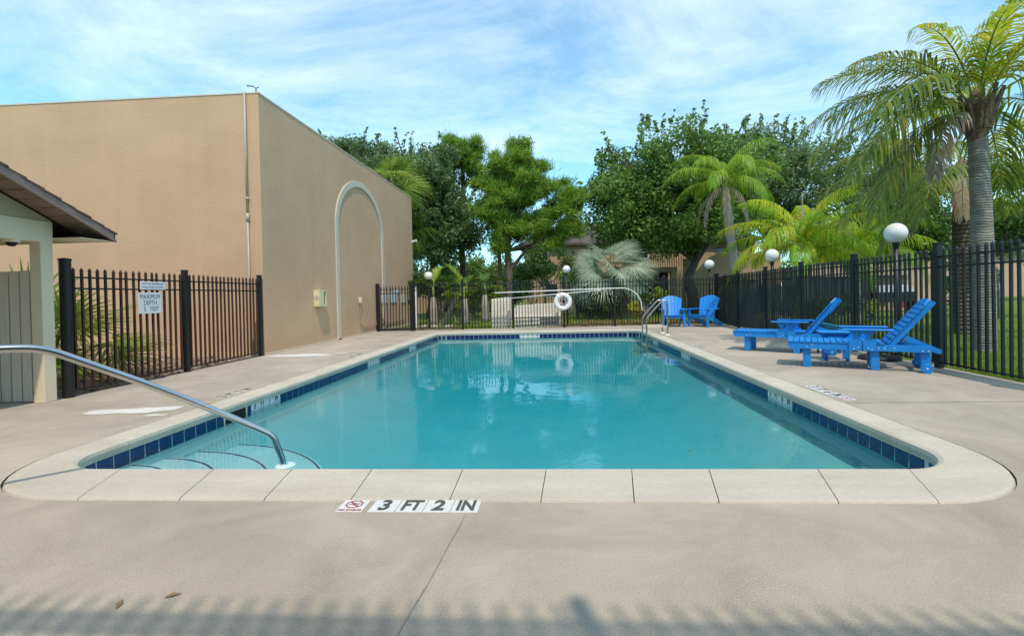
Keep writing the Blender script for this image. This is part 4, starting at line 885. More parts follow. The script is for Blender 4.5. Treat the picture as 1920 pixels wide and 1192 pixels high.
tree('oak_tree', 'loose bright green tree at the right edge beyond the pale trunk', (37.5,37,0), [(0,0,-.1),(.2,0,2),(.4,0,4.5)], .3, ck, .12, 'oak', nl=16)
# left oak beside the building
ck = crown_clumps([(-6.8,26,5.4,2.9,2.5,2.0), (-6.4,26,7.6,2.4,2.4,1.8), (-9.5,27,8.6,2.6,2.2,1.7), (-12,28,9.9,2.6,2,1.3), (-5.5,25.5,4.5,2.0,1.6,1.4), (-6.0,25,3.9,2.3,1.4,1.0)], 250, .66, 220, top_twigs=60)
tree('oak_tree', 'dark leafy oak beside the far corner of the tan building', (-6.9,26.3,0), [(0,0,-.1),(.1,0,1.4),(.1,0,3.2)], .26, ck, .09, 'oakd', nl=24, limb_r=.13)
# pines: tufts of needles
def pine(label, base, trunk_list, tufts, m='pine', needles=24, ln=.27, limb_r=.07, nl=40):
    t = thing('pine_tree', label, 'tree', base); B = Vector(base); mb = MB()
    for pts, r0 in trunk_list:
        p_ = smooth_path(pts, it=1); mb.tube(p_, [r0*(1.15-.75*i/(len(p_)-1)) for i in range(len(p_))], 9)
    axis = smooth_path(trunk_list[0][0], it=1)
    for i in random.sample(range(len(tufts)), min(nl, len(tufts))):
        tp = Vector(tufts[i][:3])-B; k = max((a for a in axis if a.z < tp.z-.15), key=lambda a: a.z, default=axis[len(axis)//2])
        mid = k.lerp(tp, .55)+Vector((0,0,-.06*(tp-k).length)); mb.tube([k, mid, tp], [limb_r, limb_r*.55, .012], 5, caps=False)
    mb.build('trunk', 'pinebark', t, smooth=True)
    c = np.array([q[:3] for q in tufts]); n = len(c); cc = np.repeat(c, needles, 0)+rng.normal(0, .10, (n*needles, 3))
    axisx = np.array(B)+np.array([0, 0, 0]); dirs = np.repeat(unit(n)*.6+np.array([0, 0, .55]), needles, 0)+unit(n*needles)*.85; dirs /= np.linalg.norm(dirs, axis=1, keepdims=True)
    l_ = ln*(.6+.6*rng.random((n*needles, 1))); sd = np.cross(dirs, unit(n*needles)); sd /= np.linalg.norm(sd, axis=1, keepdims=True); sd *= .017
    V = np.stack([cc-sd, cc+sd, cc+dirs*l_+sd*.5, cc+dirs*l_-sd*.5], 1).reshape(-1, 3)-np.array(B)
    link('crown', fastmesh('crown', V, np.arange(len(V)).reshape(-1, 4), m), t); return t
def tufts(ells, clusters, per, spread):
    rows = []
    ws = np.array([e[3]*e[4]*e[5] for e in ells]); ws = ws/ws.sum()
    for _ in range(clusters):
        e = ells[rng.choice(len(ells), p=ws)]; d = unit(1)[0]*rng.random()**.4
        c = np.array([e[0]+d[0]*e[3], e[1]+d[1]*e[4], e[2]+d[2]*e[5]])
        for q in range(int(per*(.6+.8*rng.random()))):
            o = rng.normal(0, spread, 3); o[2] *= .55; rows.append(tuple(c+o))
    return rows
tf = tufts([(-1.55,24,7.3,1.75,1.5,1.75), (-2.6,24,5.9,1.2,1.2,.9), (.3,24,5.6,1.3,1.1,.5), (-.4,24,6.6,1.1,1,.9), (1.0,24,4.75,.8,.6,.3), (-.3,23.6,3.7,.7,.6,.35), (-2.7,24,4.9,.6,.6,.6), (-3.3,24,6.8,.6,.6,.8), (.9,24,6.4,.7,.7,.7), (-1.0,23.7,4.9,1.2,.8,.5), (-1.6,24,8.6,.8,.8,.5), (-1.1,24,4.6,1.6,1,.6), (-3.0,24,5.4,1.0,.9,1.0), (.4,24,4.3,1.3,.8,.5), (-2.6,24,3.9,.6,.6,.5)], 215, 15, .17)
pine('bright green pine with twin bare trunks, before the brown roofed house', (-2.25,24,0), [([(0,0,-.2),(.05,0,2),(-.05,0,4),(.4,0,6.5),(.7,0,8.8)], .20), ([(-.55,.2,-.2),(-.45,.2,2),(-.5,.1,4.2),(-.6,0,6.2)], .13), ([(.0,0,2.4),(1.0,0,3.6),(1.9,0,4.4)], .10)], tf, nl=60)
tf = tufts([(-5.5,28,10.0,1.7,1.4,.8), (-6.3,28,9.4,1.2,1.2,.7), (-4.8,28,8.9,.8,.8,.5)], 62, 15, .18)
pine('tall pine showing its tufted top above the dark oak', (-5.5,28,0), [([(0,0,-.2),(.1,0,3),(0,0,6),(.3,0,8.5),(.0,0,10.3)], .20)], tf, nl=40)
ck = crown_clumps([(-.2,33,3.6,1.5,1.2,1.5), (-2.0,33,2.7,1.5,1.2,1.3), (1.6,33,2.7,1.2,1.2,1.2)], 60, .5, 150, top_twigs=10)
tree('small_tree', 'light green leafy tree partly hiding the wall of the brown roofed house', (-.6,33,0), [(0,0,-.1),(.1,0,.8),(0,0,1.8)], .1, ck, .085, 'hedge', nl=12, limb_r=.05)
ck = crown_clumps([(-4.2,34,3.0,1.8,1.2,1.3), (-6.5,35,3.2,1.8,1.2,1.3)], 50, .6, 150, top_twigs=8)
tree('small_tree', 'low green tree under the sky gap between the left oak and the pine', (-5,34.5,0), [(0,0,-.1),(.1,0,.8),(0,0,1.8)], .1, ck, .09, 'oak', nl=10, limb_r=.05)
ck = crown_clumps([(-8.6,32,2.6,1.9,1.2,1.6), (-10.5,33,3.2,1.8,1.2,1.6), (-7.0,32,2.2,1.3,1.0,1.2)], 60, .6, 150, top_twigs=8)
tree('small_tree', 'low dark tree just past the far corner of the tan wall', (-8.8,32.4,0), [(0,0,-.1),(.1,0,.8),(0,0,1.8)], .1, ck, .09, 'oakd', nl=10, limb_r=.05)
# far tree line closing the horizon
cl = [(x, 95+18*math.sin(x*.13)+rng.normal()*4, 2.2+1.7*rng.random()+1.2*math.sin(x*.21), 2.7, 75) for x in np.arange(-40, 130, 1.3)]
V, Fq = leaf_cloud(cl, .36, .6); tag(link('far_woods', fastmesh('far_woods', V, Fq, 'oakd')), 'far off line of dark green trees along the horizon', None, None, 'stuff')
# ---- palms
def coco_palm(name, label, base, pts, rs, bark, heart, fr, dead=(), boot=True, mixy=0):
    t = thing(name, label, 'palm tree', base); trunk_tube(t, pts, rs, bark, 18)
    h = Vector(heart)
    if boot:
        MB().lathe([(rs[1]*.95,-.35),(rs[1]*1.25,-.2),(rs[1]*1.45,.05),(rs[1]*1.2,.30),(rs[1]*.7,.5),(.03,.62)], 12, tuple(h)).build('crown_boot', 'boot', t, smooth=True)
        mb = MB()
        for i in range(16):
            a = i*GA; r0 = rs[1]*1.15; mb.tube([h+Vector((r0*math.cos(a), r0*math.sin(a), -.15)), h+Vector((r0*1.5*math.cos(a), r0*1.5*math.sin(a), .15)), h+Vector((r0*2.3*math.cos(a), r0*2.3*math.sin(a), .36+.1*(i % 3)))], [.05,.045,.03], 5)
        mb.build('leaf_base', 'boot', t)
    for (az, L, el, dr, m) in fr: frond(t, R(az), L, R(el), R(dr+4), 48, .98 if L > 2.4 else .65, .031, m, base=tuple(h+Vector((.12*math.cos(R(az)), .12*math.sin(R(az)), .25))), hang=1.15, vee=.08, s0=.16, pw=1.0)
    for (az, L, el, dr) in dead: frond(t, R(az), L, R(el), R(dr), 46, .55, .026, 'deadf', stem='stemd', base=tuple(h+Vector((.15*math.cos(R(az)), .15*math.sin(R(az)), .1))), hang=2.2, vee=-.2, pw=.5, name='dead_frond')
    return t
coco_palm('coconut_palm', 'tall coconut palm with a pale ringed trunk behind the right fence', (7.80,8.9,0), [(0,0,-.1),(.03,0,1),(.0,0,2.4),(-.05,0,3.95)], (.185,.135), 'cocobark', (-.06,0,4.15),
    [(178,3.1,22,75,'cocof'), (168,3.0,40,85,'cocof'), (196,3.2,8,70,'cocof'), (205,2.9,30,80,'cocof'), (185,2.6,62,85,'cocof'), (150,2.8,25,85,'cocof'), (160,2.7,62,80,'cocof'), (125,2.6,55,80,'cocof'),
     (90,2.8,40,80,'cocof'), (60,2.6,55,80,'cocoy'), (20,2.8,30,80,'cocof'), (-10,2.8,48,80,'cocoy'), (-40,2.6,62,75,'cocoy'), (-80,2.2,66,70,'cocoy'), (-120,2.3,64,80,'cocoy'), (-100,1.9,82,50,'cocoy'), (-150,2.4,70,85,'cocoy'),
     (40,2.6,10,75,'cocof'), (0,2.4,76,60,'cocoy'), (100,2.4,76,55,'cocof'), (188,2.8,-14,62,'cocof')],
    dead=[(176,1.9,38,128), (172,2.5,30,112), (200,1.7,30,120)])
coco_palm('coconut_palm', 'shorter coconut palm with rough brown trunk just behind the pale trunk', (10.2,12.2,0), [(0,0,-.1),(.02,0,1.2),(.04,0,2.6),(.06,0,3.6)], (.22,.19), 'cocobark2', (.06,0,3.75),
    [(180,3.3,15,75,'cocof'), (165,3.2,35,80,'cocof'), (200,3.2,-5,60,'cocof'), (150,3.0,55,85,'cocof'), (215,3.0,12,80,'cocof'), (190,3.0,50,85,'cocof'), (90,2.8,40,80,'cocof'), (30,3.0,25,80,'cocof'), (0,3.0,45,85,'cocof'), (-30,2.8,15,75,'cocof'), (-70,2.6,60,80,'cocoy'), (60,2.8,65,80,'cocof'), (-8,3.0,0,70,'cocof'), (172,3.0,-25,55,'cocof')],
    dead=[(170,1.8,10,95), (230,1.4,10,95)])
def feather_palm(name, label, base, pts, rs, bark, heart, n, L, m, m2, e0, e1, lmax, spear=None, dead=0, crownshaft=None, droop=100, wd=.024, hang=2.3, az0=0, skip=None):
    t = thing(name, label, 'palm tree', base); trunk_tube(t, pts, rs, bark, 14); h = Vector(heart)
    if crownshaft: MB().lathe([(rs[1],-crownshaft),(rs[1]*1.15,-crownshaft*.6),(rs[1]*.7,0),(.02,.25)], 12, tuple(h)).build('crown_shaft', 'stem', t, smooth=True)
    for i in range(n):
        f = i/(n-1); el = e0+(e1-e0)*f; az = az0+i*GA
        frond(t, az, L*(.85+.2*rng.random()), R(el), R(droop*(.75+.3*rng.random())), 58, lmax, wd, m if rng.random() < .72 else m2, base=tuple(h), hang=hang*(.8+.4*rng.random()), vee=.1, s0=.14)
    if spear: MB().tube([h, h+Vector((.02,0,spear*.6)), h+Vector((0,0,spear))], [.035,.025,.006], 6).build('spear_leaf', 'deadf', t)
    for i in range(dead):
        az = [3.5, 2.8, .2, 5.2, 4.4, 1.2][i % 6]; frond(t, az, 2.1+.5*rng.random(), R(25), R(118), 44, .42, .022, 'deadf', stem='stemd', base=tuple(h+Vector((0,0,-.15))), hang=2.6, vee=-.25, pw=.42, name='dead_frond')
    return t
feather_palm('queen_palm', 'slim queen palm with bright drooping fronds and hanging brown dead fronds', (7.75,20,0), [(0,0,-.1),(-.05,0,1.5),(-.2,0,3.2),(-.38,0,5.4)], (.24,.14), 'palebark', (-.40,0,5.65), 17, 2.95, 'queen', 'queen', 84, 14, .75, dead=5, crownshaft=.5, droop=118, az0=.5)
feather_palm('young_palm', 'short bushy yellow-green palm behind the right fence, between two globe lamps', (8.05,15.2,0), [(0,0,-.1),(0,0,.8),(-.05,0,2.2)], (.16,.11), 'palebark', (-.1,0,2.35), 24, 2.9, 'areca', 'arecay', 84, 16, .78, spear=1.9, droop=105, az0=.2, wd=.028)
feather_palm('young_palm', 'short green palm behind the right fence, under the coconut fronds', (10.6,16.8,0), [(0,0,-.1),(0,0,.8),(-.05,0,2.0)], (.14,.10), 'palebark', (-.05,0,2.2), 16, 2.8, 'queen', 'areca', 82, 14, .75, droop=105, az0=1.2)
# fan palms
def fan_palm(name, label, base, pts, rs, bark, heart, n, pet, r, m, e0, e1, dead=0, droop=.5, az0=0, hangtip=.35, nseg=34, bend=.15):
    t = thing(name, label, 'palm tree', base); 
    if pts: trunk_tube(t, pts, rs, bark, 12)
    h = Vector(heart)
    for i in range(n):
        f = i/(n-1); fan_leaf(t, az0+i*GA, pet*(.8+.4*rng.random()), r*(.85+.3*rng.random()), R(e0+(e1-e0)*f**.9), m, base=tuple(h), droop=droop*(.7+.6*rng.random()), hangtip=hangtip, nseg=nseg, bend=bend)
    for i in range(dead): fan_leaf(t, az0+i*GA*1.3, pet*.8, r*.9, R(-40-25*rng.random()), 'deadf', base=tuple(h+Vector((0,0,-.15))), droop=1.0, stem='stemd', name='dead_leaf', hangtip=.8, nseg=nseg)
    return t
fan_palm('fan_palm', 'silvery grey-green fan palm with dry brown skirt behind the far fence', (2.75,22.6,0), [(0,0,-.1),(0,0,.8),(0,0,1.75)], (.26,.30), 'boot', (0,0,1.85), 36, 1.25, 1.25, 'greyfan', 84, -8, dead=10, droop=.3, nseg=44, hangtip=.15, bend=.5)
fan_palm('cabbage_palm', 'cabbage palm whose green crown rises above the tan side wall', (-7.75,22.5,0), [(0,0,-.1),(0,0,3),(.05,0,6.0)], (.2,.19), 'boot', (.05,0,6.5), 30, 1.0, 1.15, 'fan', 85, -42, dead=3, droop=.8, hangtip=.9)
fan_palm('cabbage_palm', 'lower cabbage palm drooping at the far corner of the tan wall', (-7.5,24,0), [(0,0,-.1),(0,0,2),(.05,0,4.0)], (.18,.17), 'boot', (.05,0,4.3), 18, .9, 1.0, 'fan', 80, -45, droop=.9, hangtip=1.0)
for i, (b_, n_, h_, lb, r_) in enumerate([((-7.75,6.75,0), 12, .75, 'spiky green palmetto behind the round black fence post', 1.0), ((-9.2,7.3,0), 11, .85, 'spiky palmetto tips showing above the plank gate', 1.05)]):
    fan_palm('palmetto', lb, b_, None, None, None, (0,0,.35 if i != 1 else .3), n_, h_, r_*.8, 'fan', 82, 8, droop=.25, az0=i*1.1, hangtip=.25, nseg=26)['category'] = 'palmetto'
# bottle palms and leaning palm behind the far fence
def bottle_palm(label, base, th_, r0, lean, fr, heart_up=.5):
    t = thing('bottle_palm', label, 'palm tree', base); MB().tube([(0,0,-.1),(lean*.1,0,.15),(lean*.5,0,th_*.55),(lean,0,th_)], [r0*.85,r0,r0*.95,r0*.55], 14).build('trunk', 'palebark', t, smooth=True)
    MB().tube([(lean,0,th_-.02),(lean,0,th_+.25),(lean,0,th_+heart_up)], [r0*.45,r0*.35,.02], 10).build('crown_shaft', 'stem', t, smooth=True)
    for az, L, el, dr in fr: frond(t, R(az), L, R(el), R(dr), 46, .36, .045, 'hedge' if dr > 60 else 'lime', base=(lean,0,th_+heart_up*.8), hang=.15, vee=.5, s0=.2)
    return t
bottle_palm('stubby palm with a fat pale trunk behind the far fence, left of the ribbed cabinet', (-3.8,19.75,0), 1.1, .17, .03, [(165,1.35,62,25), (20,1.2,38,65), (-20,1.0,25,75), (60,1.1,60,70), (200,.9,30,80)])
bottle_palm('second stubby pale trunked palm, next to the ribbed cabinet', (-3.2,21.9,0), 1.25, .19, .0, [(10,1.3,40,75), (170,1.2,45,80), (100,1.2,60,70), (-40,1.2,35,80), (220,1.1,40,85)])
bottle_palm('third pale trunked palm, right behind the leftmost globe lamp', (-5.3,20.4,0), 1.2, .18, .0, [(20,1.5,45,70), (150,1.5,55,70), (190,1.5,35,75), (-30,1.4,40,80), (80,1.4,70,60), (250,1.2,40,70)])
t = thing('leaning_palm', 'small leaning palm with a mottled grey trunk behind the far fence', 'palm tree', (-4.85,20.1,0)); trunk_tube(t, [(0,0,-.1),(.25,-.1,.35),(.6,-.3,.95),(.75,-.4,1.15)], (.14,.09), 'palebark')
for az, L, el, dr in ((20,.9,40,60), (170,.9,60,60), (100,.8,65,50), (-60,.9,35,70), (230,.8,40,70)): frond(t, R(az), L, R(el), R(dr), 34, .28, .035, 'lime', base=(.75,-.4,1.15), hang=.4, vee=.3)
# shrubs
def blobs(cx, cy, cz, rx, ry, rz, k, r, cnt): return crown_clumps([(cx,cy,cz,rx,ry,rz)], k, r, cnt, zmin=.1)
shrub('lime_shrub', 'lime green leafy shrub hanging behind the stubby palm trunks', (-4.0,23.5,0), blobs(-4.0,23.5,1.5,1.6,.8,1.0,34,.36,120), .075, 'lime', bark='bark')
shrub('shrub', 'dark green shrub under the left oak beside the tan wall', (-6.0,24.5,0), blobs(-6.0,24.5,1.9,1.3,.8,.6,22,.4,130), .08, 'hedge')
shrub('shrub', 'leafy green shrub at the foot of the silvery fan palm', (1.6,21.8,0), blobs(2.2,21.8,.8,1.0,.7,.75,30,.32,110), .07, 'hedge')
shrub('shrub', 'bright green bush by the silvery fan palm, under the lamp globe', (1.2,22.5,0), blobs(1.1,22.5,1.9,.7,.5,.7,18,.32,110), .07, 'hedge')
shrub('shrub', 'green shrubs under the pine, left of the house window', (-1.2,27,0), blobs(-1.4,27,2.4,1.8,.8,.8,26,.4,120), .08, 'oak')
shrub('shrub', 'green shrub between the pine trunks and the house wall', (-2.7,30,0), blobs(-2.6,30,1.6,1.4,.8,1.3,26,.45,120), .085, 'hedge')
shrub('shrub', 'dark green bush beside the oak trunk, behind the far corner of the fence', (8.9,24,0), blobs(9.2,24,1.1,1.1,.8,.9,24,.42,130), .08, 'oakd')
shrub('shrub', 'rounded green bush between the brown trunk and the pink wall', (20.6,24.2,0), blobs(20.4,24.2,1.3,1.0,.8,1.2,24,.42,130), .08, 'hedge')
shrub('shrub', 'dark bush low behind the right fence, near the young palm', (7.6,13.6,0), blobs(7.9,14.3,.6,1.0,1.0,.45,18,.28,110), .06, 'oakd')
shrub('shrub', 'dark shrub behind the double fence by the adirondack chairs', (7.6,19,0), blobs(7.7,18.7,.9,.9,.7,.8,26,.38,120), .07, 'oakd')
shrub('yellow_shrub', 'yellow flowering shrub low behind the right fence, before the porch', (11.6,17.6,0), blobs(11.6,17.8,.5,.5,.4,.3,10,.2,70), .05, 'yellow')
t = thing('dracaena', 'branching yellow-leaved plant on a grey stem behind the far fence', 'plant', (3.45,17.95,0))
mb = MB()
for tp in ((-.35,.1,.75), (.55,.0,1.1), (.1,.1,.95), (-.1,-.05,.6), (.3,.05,1.2)): mb.tube([(0,0,0), (tp[0]*.3, tp[1], tp[2]*.6), tp], [.055,.04,.02], 6)
mb.build('stem', 'palebark', t)
for c, col, k in (((-.40,.1,.70),'yellow',5), ((-.30,.05,.45),'yellow',4), ((.62,0,1.12),'lime',8), ((.80,.05,1.05),'lime',6), ((.15,.1,1.0),'hedge',8)):
    V, Fq = leaf_cloud([(*(np.array(c)+rng.normal(0,.08,3)), .16, 26) for _ in range(k)], .09, .4); link('leaf_cluster', fastmesh('leaf_cluster', V, Fq, col), t)
V, Fq = leaf_cloud([(-.1+.2*rng.random(), 0, .25+.3*rng.random(), .18, 40) for _ in range(8)], .12, .12); link('dry_leaf_skirt', fastmesh('dry_leaf_skirt', V, Fq, 'deadf'), t)
# grass
def grass(name, pts, h0, h1, wd, label):
    n = len(pts); c = np.concatenate([pts, np.full((n,1), -.05)], 1); a = rng.random(n)*6.28; s = np.stack([np.cos(a), np.sin(a), 0*a], 1)*wd/2
    h = h0+(h1-h0)*rng.random(n); tip = c+np.stack([rng.normal(0,.35,n)*h, rng.normal(0,.35,n)*h, h], 1)
    V = np.stack([c-s, c+s, tip], 1).reshape(-1, 3); tag(link(name, fastmesh(name, V, np.arange(3*n).reshape(n,3), 'grass')), label, None, None, 'stuff')
def samp(n, y0, y1, xl, xr, p=1.6):
    u_ = rng.random(n); y = (y0**(1-p)+u_*(y1**(1-p)-y0**(1-p)))**(1/(1-p)); x = xl(y)+rng.random(n)*(xr(y)-xl(y)); return np.stack([x, y], 1)
P1 = samp(90000, 5.6, 34, lambda y: 5.78+.035*(y-5.8), lambda y: 1.12*y+.4); wdv = .010
grass('lawn_grass', P1, .05, .11, .014, 'short green lawn grass behind the right fence')
P2 = samp(45000, 17.3, 42, lambda y: -7.5+0*y, lambda y: 8.0+.1*y)
P2 = P2[P2[:,1] > 17.0+(P2[:,0]+5)*.07]
grass('lawn_grass', P2, .05, .12, .03, 'lawn grass behind the far fence')
# mulch beds
def bed(name, poly, m, n, label, seed=1, size=.05, cm='deadf', z=-.03):
    o = struct(filled(name, poly, [], z, m)); xs = [p[0] for p in poly]; ys = [p[1] for p in poly]
    bm_pts = []; 
    while len(bm_pts) < n:
        x = rng.uniform(min(xs), max(xs)); y = rng.uniform(min(ys), max(ys)); ins = False; j = len(poly)-1
        for i in range(len(poly)):
            if (poly[i][1] > y) != (poly[j][1] > y) and x < (poly[j][0]-poly[i][0])*(y-poly[i][1])/(poly[j][1]-poly[i][1])+poly[i][0]: ins = not ins
            j = i
        if ins: bm_pts.append((x, y, z+.005+.015*rng.random(), .02, 1))
    V, Fq = leaf_cloud(bm_pts, size, .45, up=2.0); tag(link(name+'_chips', fastmesh(name+'_chips', V, Fq, cm)), label, None, None, 'stuff')
MT['chip'] = leafmat('mulch_chip', (.12,.06,.04), (.33,.19,.13), (.45,.36,.30), trans=0, rough=.9)
MT['chipr'] = leafmat('mulch_chip_red', (.17,.06,.04), (.36,.15,.10), (.45,.36,.28), trans=0, rough=.9)
bed('mulch_bed', [(-14,5.63), (-6.36,5.63), (-6.44,9.84), (-14,9.84)], 'mulch2', 2600, 'wood chips on the strip between left fence and tan wall', cm='chip')
bed('mulch_bed', [(-.8,16.95), (6.1,17.45), (6.35,20.2), (3.0,21.4), (.4,20.0)], 'mulch', 2200, 'reddish wood chips behind the far fence', cm='chipr')
bed('mulch_bed', [(5.95,11.6), (6.7,11.7), (7.6,14.5), (9.3,17.0), (8.6,20.1), (6.4,20.2), (6.14,17.4)], 'mulch', 1600, 'reddish wood chips behind the right fence', cm='chipr')
bed('mulch_bed', [(-6.0,16.72), (-3.9,16.85), (-3.6,18.2), (-4.4,18.9), (-6.2,18.6)], 'mulch2', 600, 'pale stones and chips behind the far fence by the lamp', cm='chip')
struct(filled('path', [(-6.2,19.1), (-4.2,19.6), (-3.3,22.5), (-2.6,26.5), (-3.6,26.6), (-4.4,23), (-5.0,20.6), (-6.2,20.2)], [], -.035, 'path'))
struct(filled('parking_lot', [(40,66), (140,66), (140,82), (40,82)], [], -.04, 'path'))
# ------------------------------------------------------------------ things behind the fences
t = thing('ribbed_cabinet', 'tall pale ribbed plastic cabinet standing behind the far fence', 'cabinet', (-1.95, 17.62, 0), R(4))
MB().prism([(-.40,-.16,-.05),(.37,-.16,-.05),(.37,-.16,1.13),(.12,-.16,1.13),(-.36,-.16,1.08)], (0,.4,0)).build('body', 'spa', t)
for i in range(6): MB().bbox(-.35+i*.12, -.27+i*.12, -.185, -.16, 0, 1.03, .006).build('rib', 'spa', t)
t = thing('spa_cover', 'wide cream moulded tub cabinet with grey louvre panel beside the life ring', 'spa cabinet', (-.6, 17.72, 0), R(3))
MB().prism([(-.95,-.12,-.05),(.92,-.12,-.05),(.88,-.12,.86),(.0,-.12,.84),(-.80,-.12,.78),(-.86,-.12,.70)], (0,.8,0)).build('body', 'spa', t)
MB().bbox(-.94,.93,-.15,-.12,.36,.40,.006).build('ridge', 'spa', t)
MT['greyp'] = mat('grey_panel', (.40,.40,.41), rough=.6)
pn = MB().bbox(.12,.82,-.145,-.12,.10,.35,.004).build('louvre_panel', 'greyp', t)
for i in range(5): MB().box(.14,.80,-.155,-.145,.125+i*.042,.14+i*.042).build('slat', 'pipe', pn)
MB().box(-.25,-.20,-.13,-.12,.12,.32).build('vent', 'darkgrey', t)
t = thing('white_post', 'weathered thin white post just right of the gate', 'post', (-5.25, 17.6, 0)); MB().bbox(-.05,.05,-.05,.05,0,1.45,.006).build('shaft', 'white', t); MB().lathe([(.06,1.45),(.02,1.6),(.001,1.62)], 8).build('cap', 'pipe', t)
t = thing('kettle_grill', 'black kettle grill on thin legs behind the leftmost lamp', 'grill', (-4.85, 21.6, 0))
MB().lathe([(.001,.42),(.2,.48),(.29,.62),(.29,.66),(.2,.82),(.04,.88),(.001,.89)], 18).build('bowl', 'black', t, smooth=True)
for a in (0, 2.1, 4.2): MB().tube([(.15*math.cos(a),.15*math.sin(a),.5),(.3*math.cos(a),.3*math.sin(a),0)], .015, 6).build('leg', 'pipe', t)
def hip_house(name, label, x0, x1, y0, y1, zt, zr, wm, windows=(), over=.5, inset=3.5, cat='house'):
    t = thing(name, label, cat, (x0, y0, 0)); W = x1-x0; D = y1-y0
    MB().box(0, W, 0, D, -.2, zt).build('wall', wm, t)
    o = over; b = MB(); b.add([(-o,-o,zt),(W+o,-o,zt),(W+o,D+o,zt),(-o,D+o,zt),(-o,-o,zt+.2),(W+o,-o,zt+.2),(W+o,D+o,zt+.2),(-o,D+o,zt+.2),(inset,D/2,zr),(W-inset,D/2,zr)],
        [(3,2,1,0),(0,1,5,4),(1,2,6,5),(2,3,7,6),(3,0,4,7),(4,5,9,8),(5,6,9),(6,7,8,9),(7,4,8)]); b.build('roof', 'roof', t)
    for wx, wz, ww, wh in windows:
        f = MB().box(wx-ww/2-.07, wx+ww/2+.07, -.05, .0, wz-.07, wz+wh+.07).build('window', 'white', t)
        MB().box(wx-ww/2, wx+ww/2, -.058, -.048, wz, wz+wh/2-.03).box(wx-ww/2, wx+ww/2, -.058, -.048, wz+wh/2+.03, wz+wh).build('pane', 'glass', f)
    return t
hip_house('apartment_house', 'two storey tan house with brown hip roof behind the pine', -2.3, 17, 40, 50, 5.35, 8.0, 'stucco2', [(1.55,4.1,.85,1.0), (2.2,1.0,1.0,1.1), (6,4.1,.9,1.0), (10,4.1,.9,1.0)])
hip_house('small_house', 'far low house with a grey-brown roof under the left oak', -13, -5.0, 58, 66, 2.6, 5.0, 'stuccor', [(2,1.0,1,1), (6,1,1,1)])
hip_house('small_house', 'small pinkish house seen behind the stubby palms', -12, -4.2, 36, 42, 2.3, 3.4, 'stucco2', [(6.9,.8,.8,.9)])
hip_house('apartment_house', 'pink stucco apartment wing with white window, behind the near lounger', 23.9, 30.3, 33.6, 44, 5.2, 7.6, 'stuccor', [(4.35,.75,1.0,1.9), (1.2,3.5,1,1)])
hip_house('apartment_house', 'distant pinkish building with brown roof at the right edge', 44, 70, 52, 60, 4.3, 8.2, 'stuccor', [(3,1.3,1.2,1.4), (8,1.3,1.2,1.4), (13,1.3,1.2,1.4)])
# entry porch of the apartments, stair wall and railing
t = thing('entry_porch', 'shaded tan entry porch with dark opening behind the adirondack chairs', 'porch', (4.6, 27, 0))
MB().box(-1.2,2.55,0,2.4,2.35,2.62).build('roof_slab', 'stucco2', t); MB().box(2.2,2.5,.02,.35,-.1,2.35).build('column', 'stucco2', t); MB().box(-1.1,-.75,.02,.35,-.1,2.35).build('column', 'stucco2', t)
MB().box(-1.2,2.5,1.9,2.0,-.1,2.35).build('back_wall', 'dark', t)  # near-black colour stands in for the shade of the recess
for x in (-.4,.3,.95,1.25,1.55,1.9): MB().box(x-.03,x+.03,1.85,1.9,0,2.3).build('mullion', 'pipe', t)
MB().box(-.75,2.2,1.84,1.9,1.75,1.82).build('mullion', 'pipe', t)
for x in np.arange(.6,3.8,.13): MB().box(x-.015,x+.015,.1,.13,2.62,3.45).build('baluster', 'black', t)
MB().box(.5,3.9,.09,.14,3.42,3.47).build('hand_rail', 'black', t)
t = thing('stair_wall', 'curved top tan stucco wall behind the far right lamp', 'wall', (7.7, 27.6, 0))
MB().prism([(0,0,-.1),(5.5,0,-.1),(5.5,0,3.3),(2.0,0,3.35),(1.55,0,3.2),(1.1,0,2.75),(.7,0,2.3),(.3,0,3.1),(0,0,3.1)], (0,.25,0)).build('body', 'stucco2', t)
t = thing('wall_lantern', 'dark lantern on top of the tan stair wall', 'lantern', (9.75, 27.7, 3.37)); MB().box(-.28,.28,-.2,.2,.28,.33).build('cap', 'darkgrey', t); MB().box(-.2,.2,-.15,.15,.0,.28).build('body', 'greyp', t); MB().box(-.24,.24,-.17,.17,.12,.15).build('band', 'darkgrey', t)
t = thing('pillar_pair', 'two pale pillars beside the dark doorway left of the silvery palm', 'pillar', (.9, 29.0, 0)); MB().box(0,.22,0,.3,-.1,2.3).build('pillar', 'cream', t); MB().box(.36,.52,.1,.4,-.1,2.3).build('pillar', 'cream', t); MB().box(.55,3.0,.6,.7,-.1,2.2).build('doorway', 'dark', t)  # doorway is a near-black slab, its inner shade painted as colour
t = thing('screened_porch', 'dark grey screened porch beyond the lawn behind the right fence', 'porch', (13.0, 24.5, 0))
MB().box(0,3.1,.0,2.5,-.1,1.72).build('screen', 'darkgrey', t); MB().box(-.1,4.6,-.06,2.6,1.72,1.80).build('top_rail', 'black', t); MB().box(-.1,5.6,.3,2.6,1.80,2.4).build('fascia_wall', 'stuccor', t)
for x in (.0,.45,.95,1.4,1.75,2.4,3.05): MB().box(x-.035,x+.035,-.04,.0,-.1,1.72).build('post', 'black', t)
MB().box(3.1,5.4,.8,1.0,-.1,1.8).build('back_wall', 'stuccor', t)
for x in (2.05,2.75): MB().box(x-.17,x+.17,-.06,-.041,.55,.95).build('vent', 'dark', t)
t = thing('gas_grill', 'black gas grill with a grey hood on the lawn edge beside the porch', 'grill', (17.0, 24.3, 0)); 
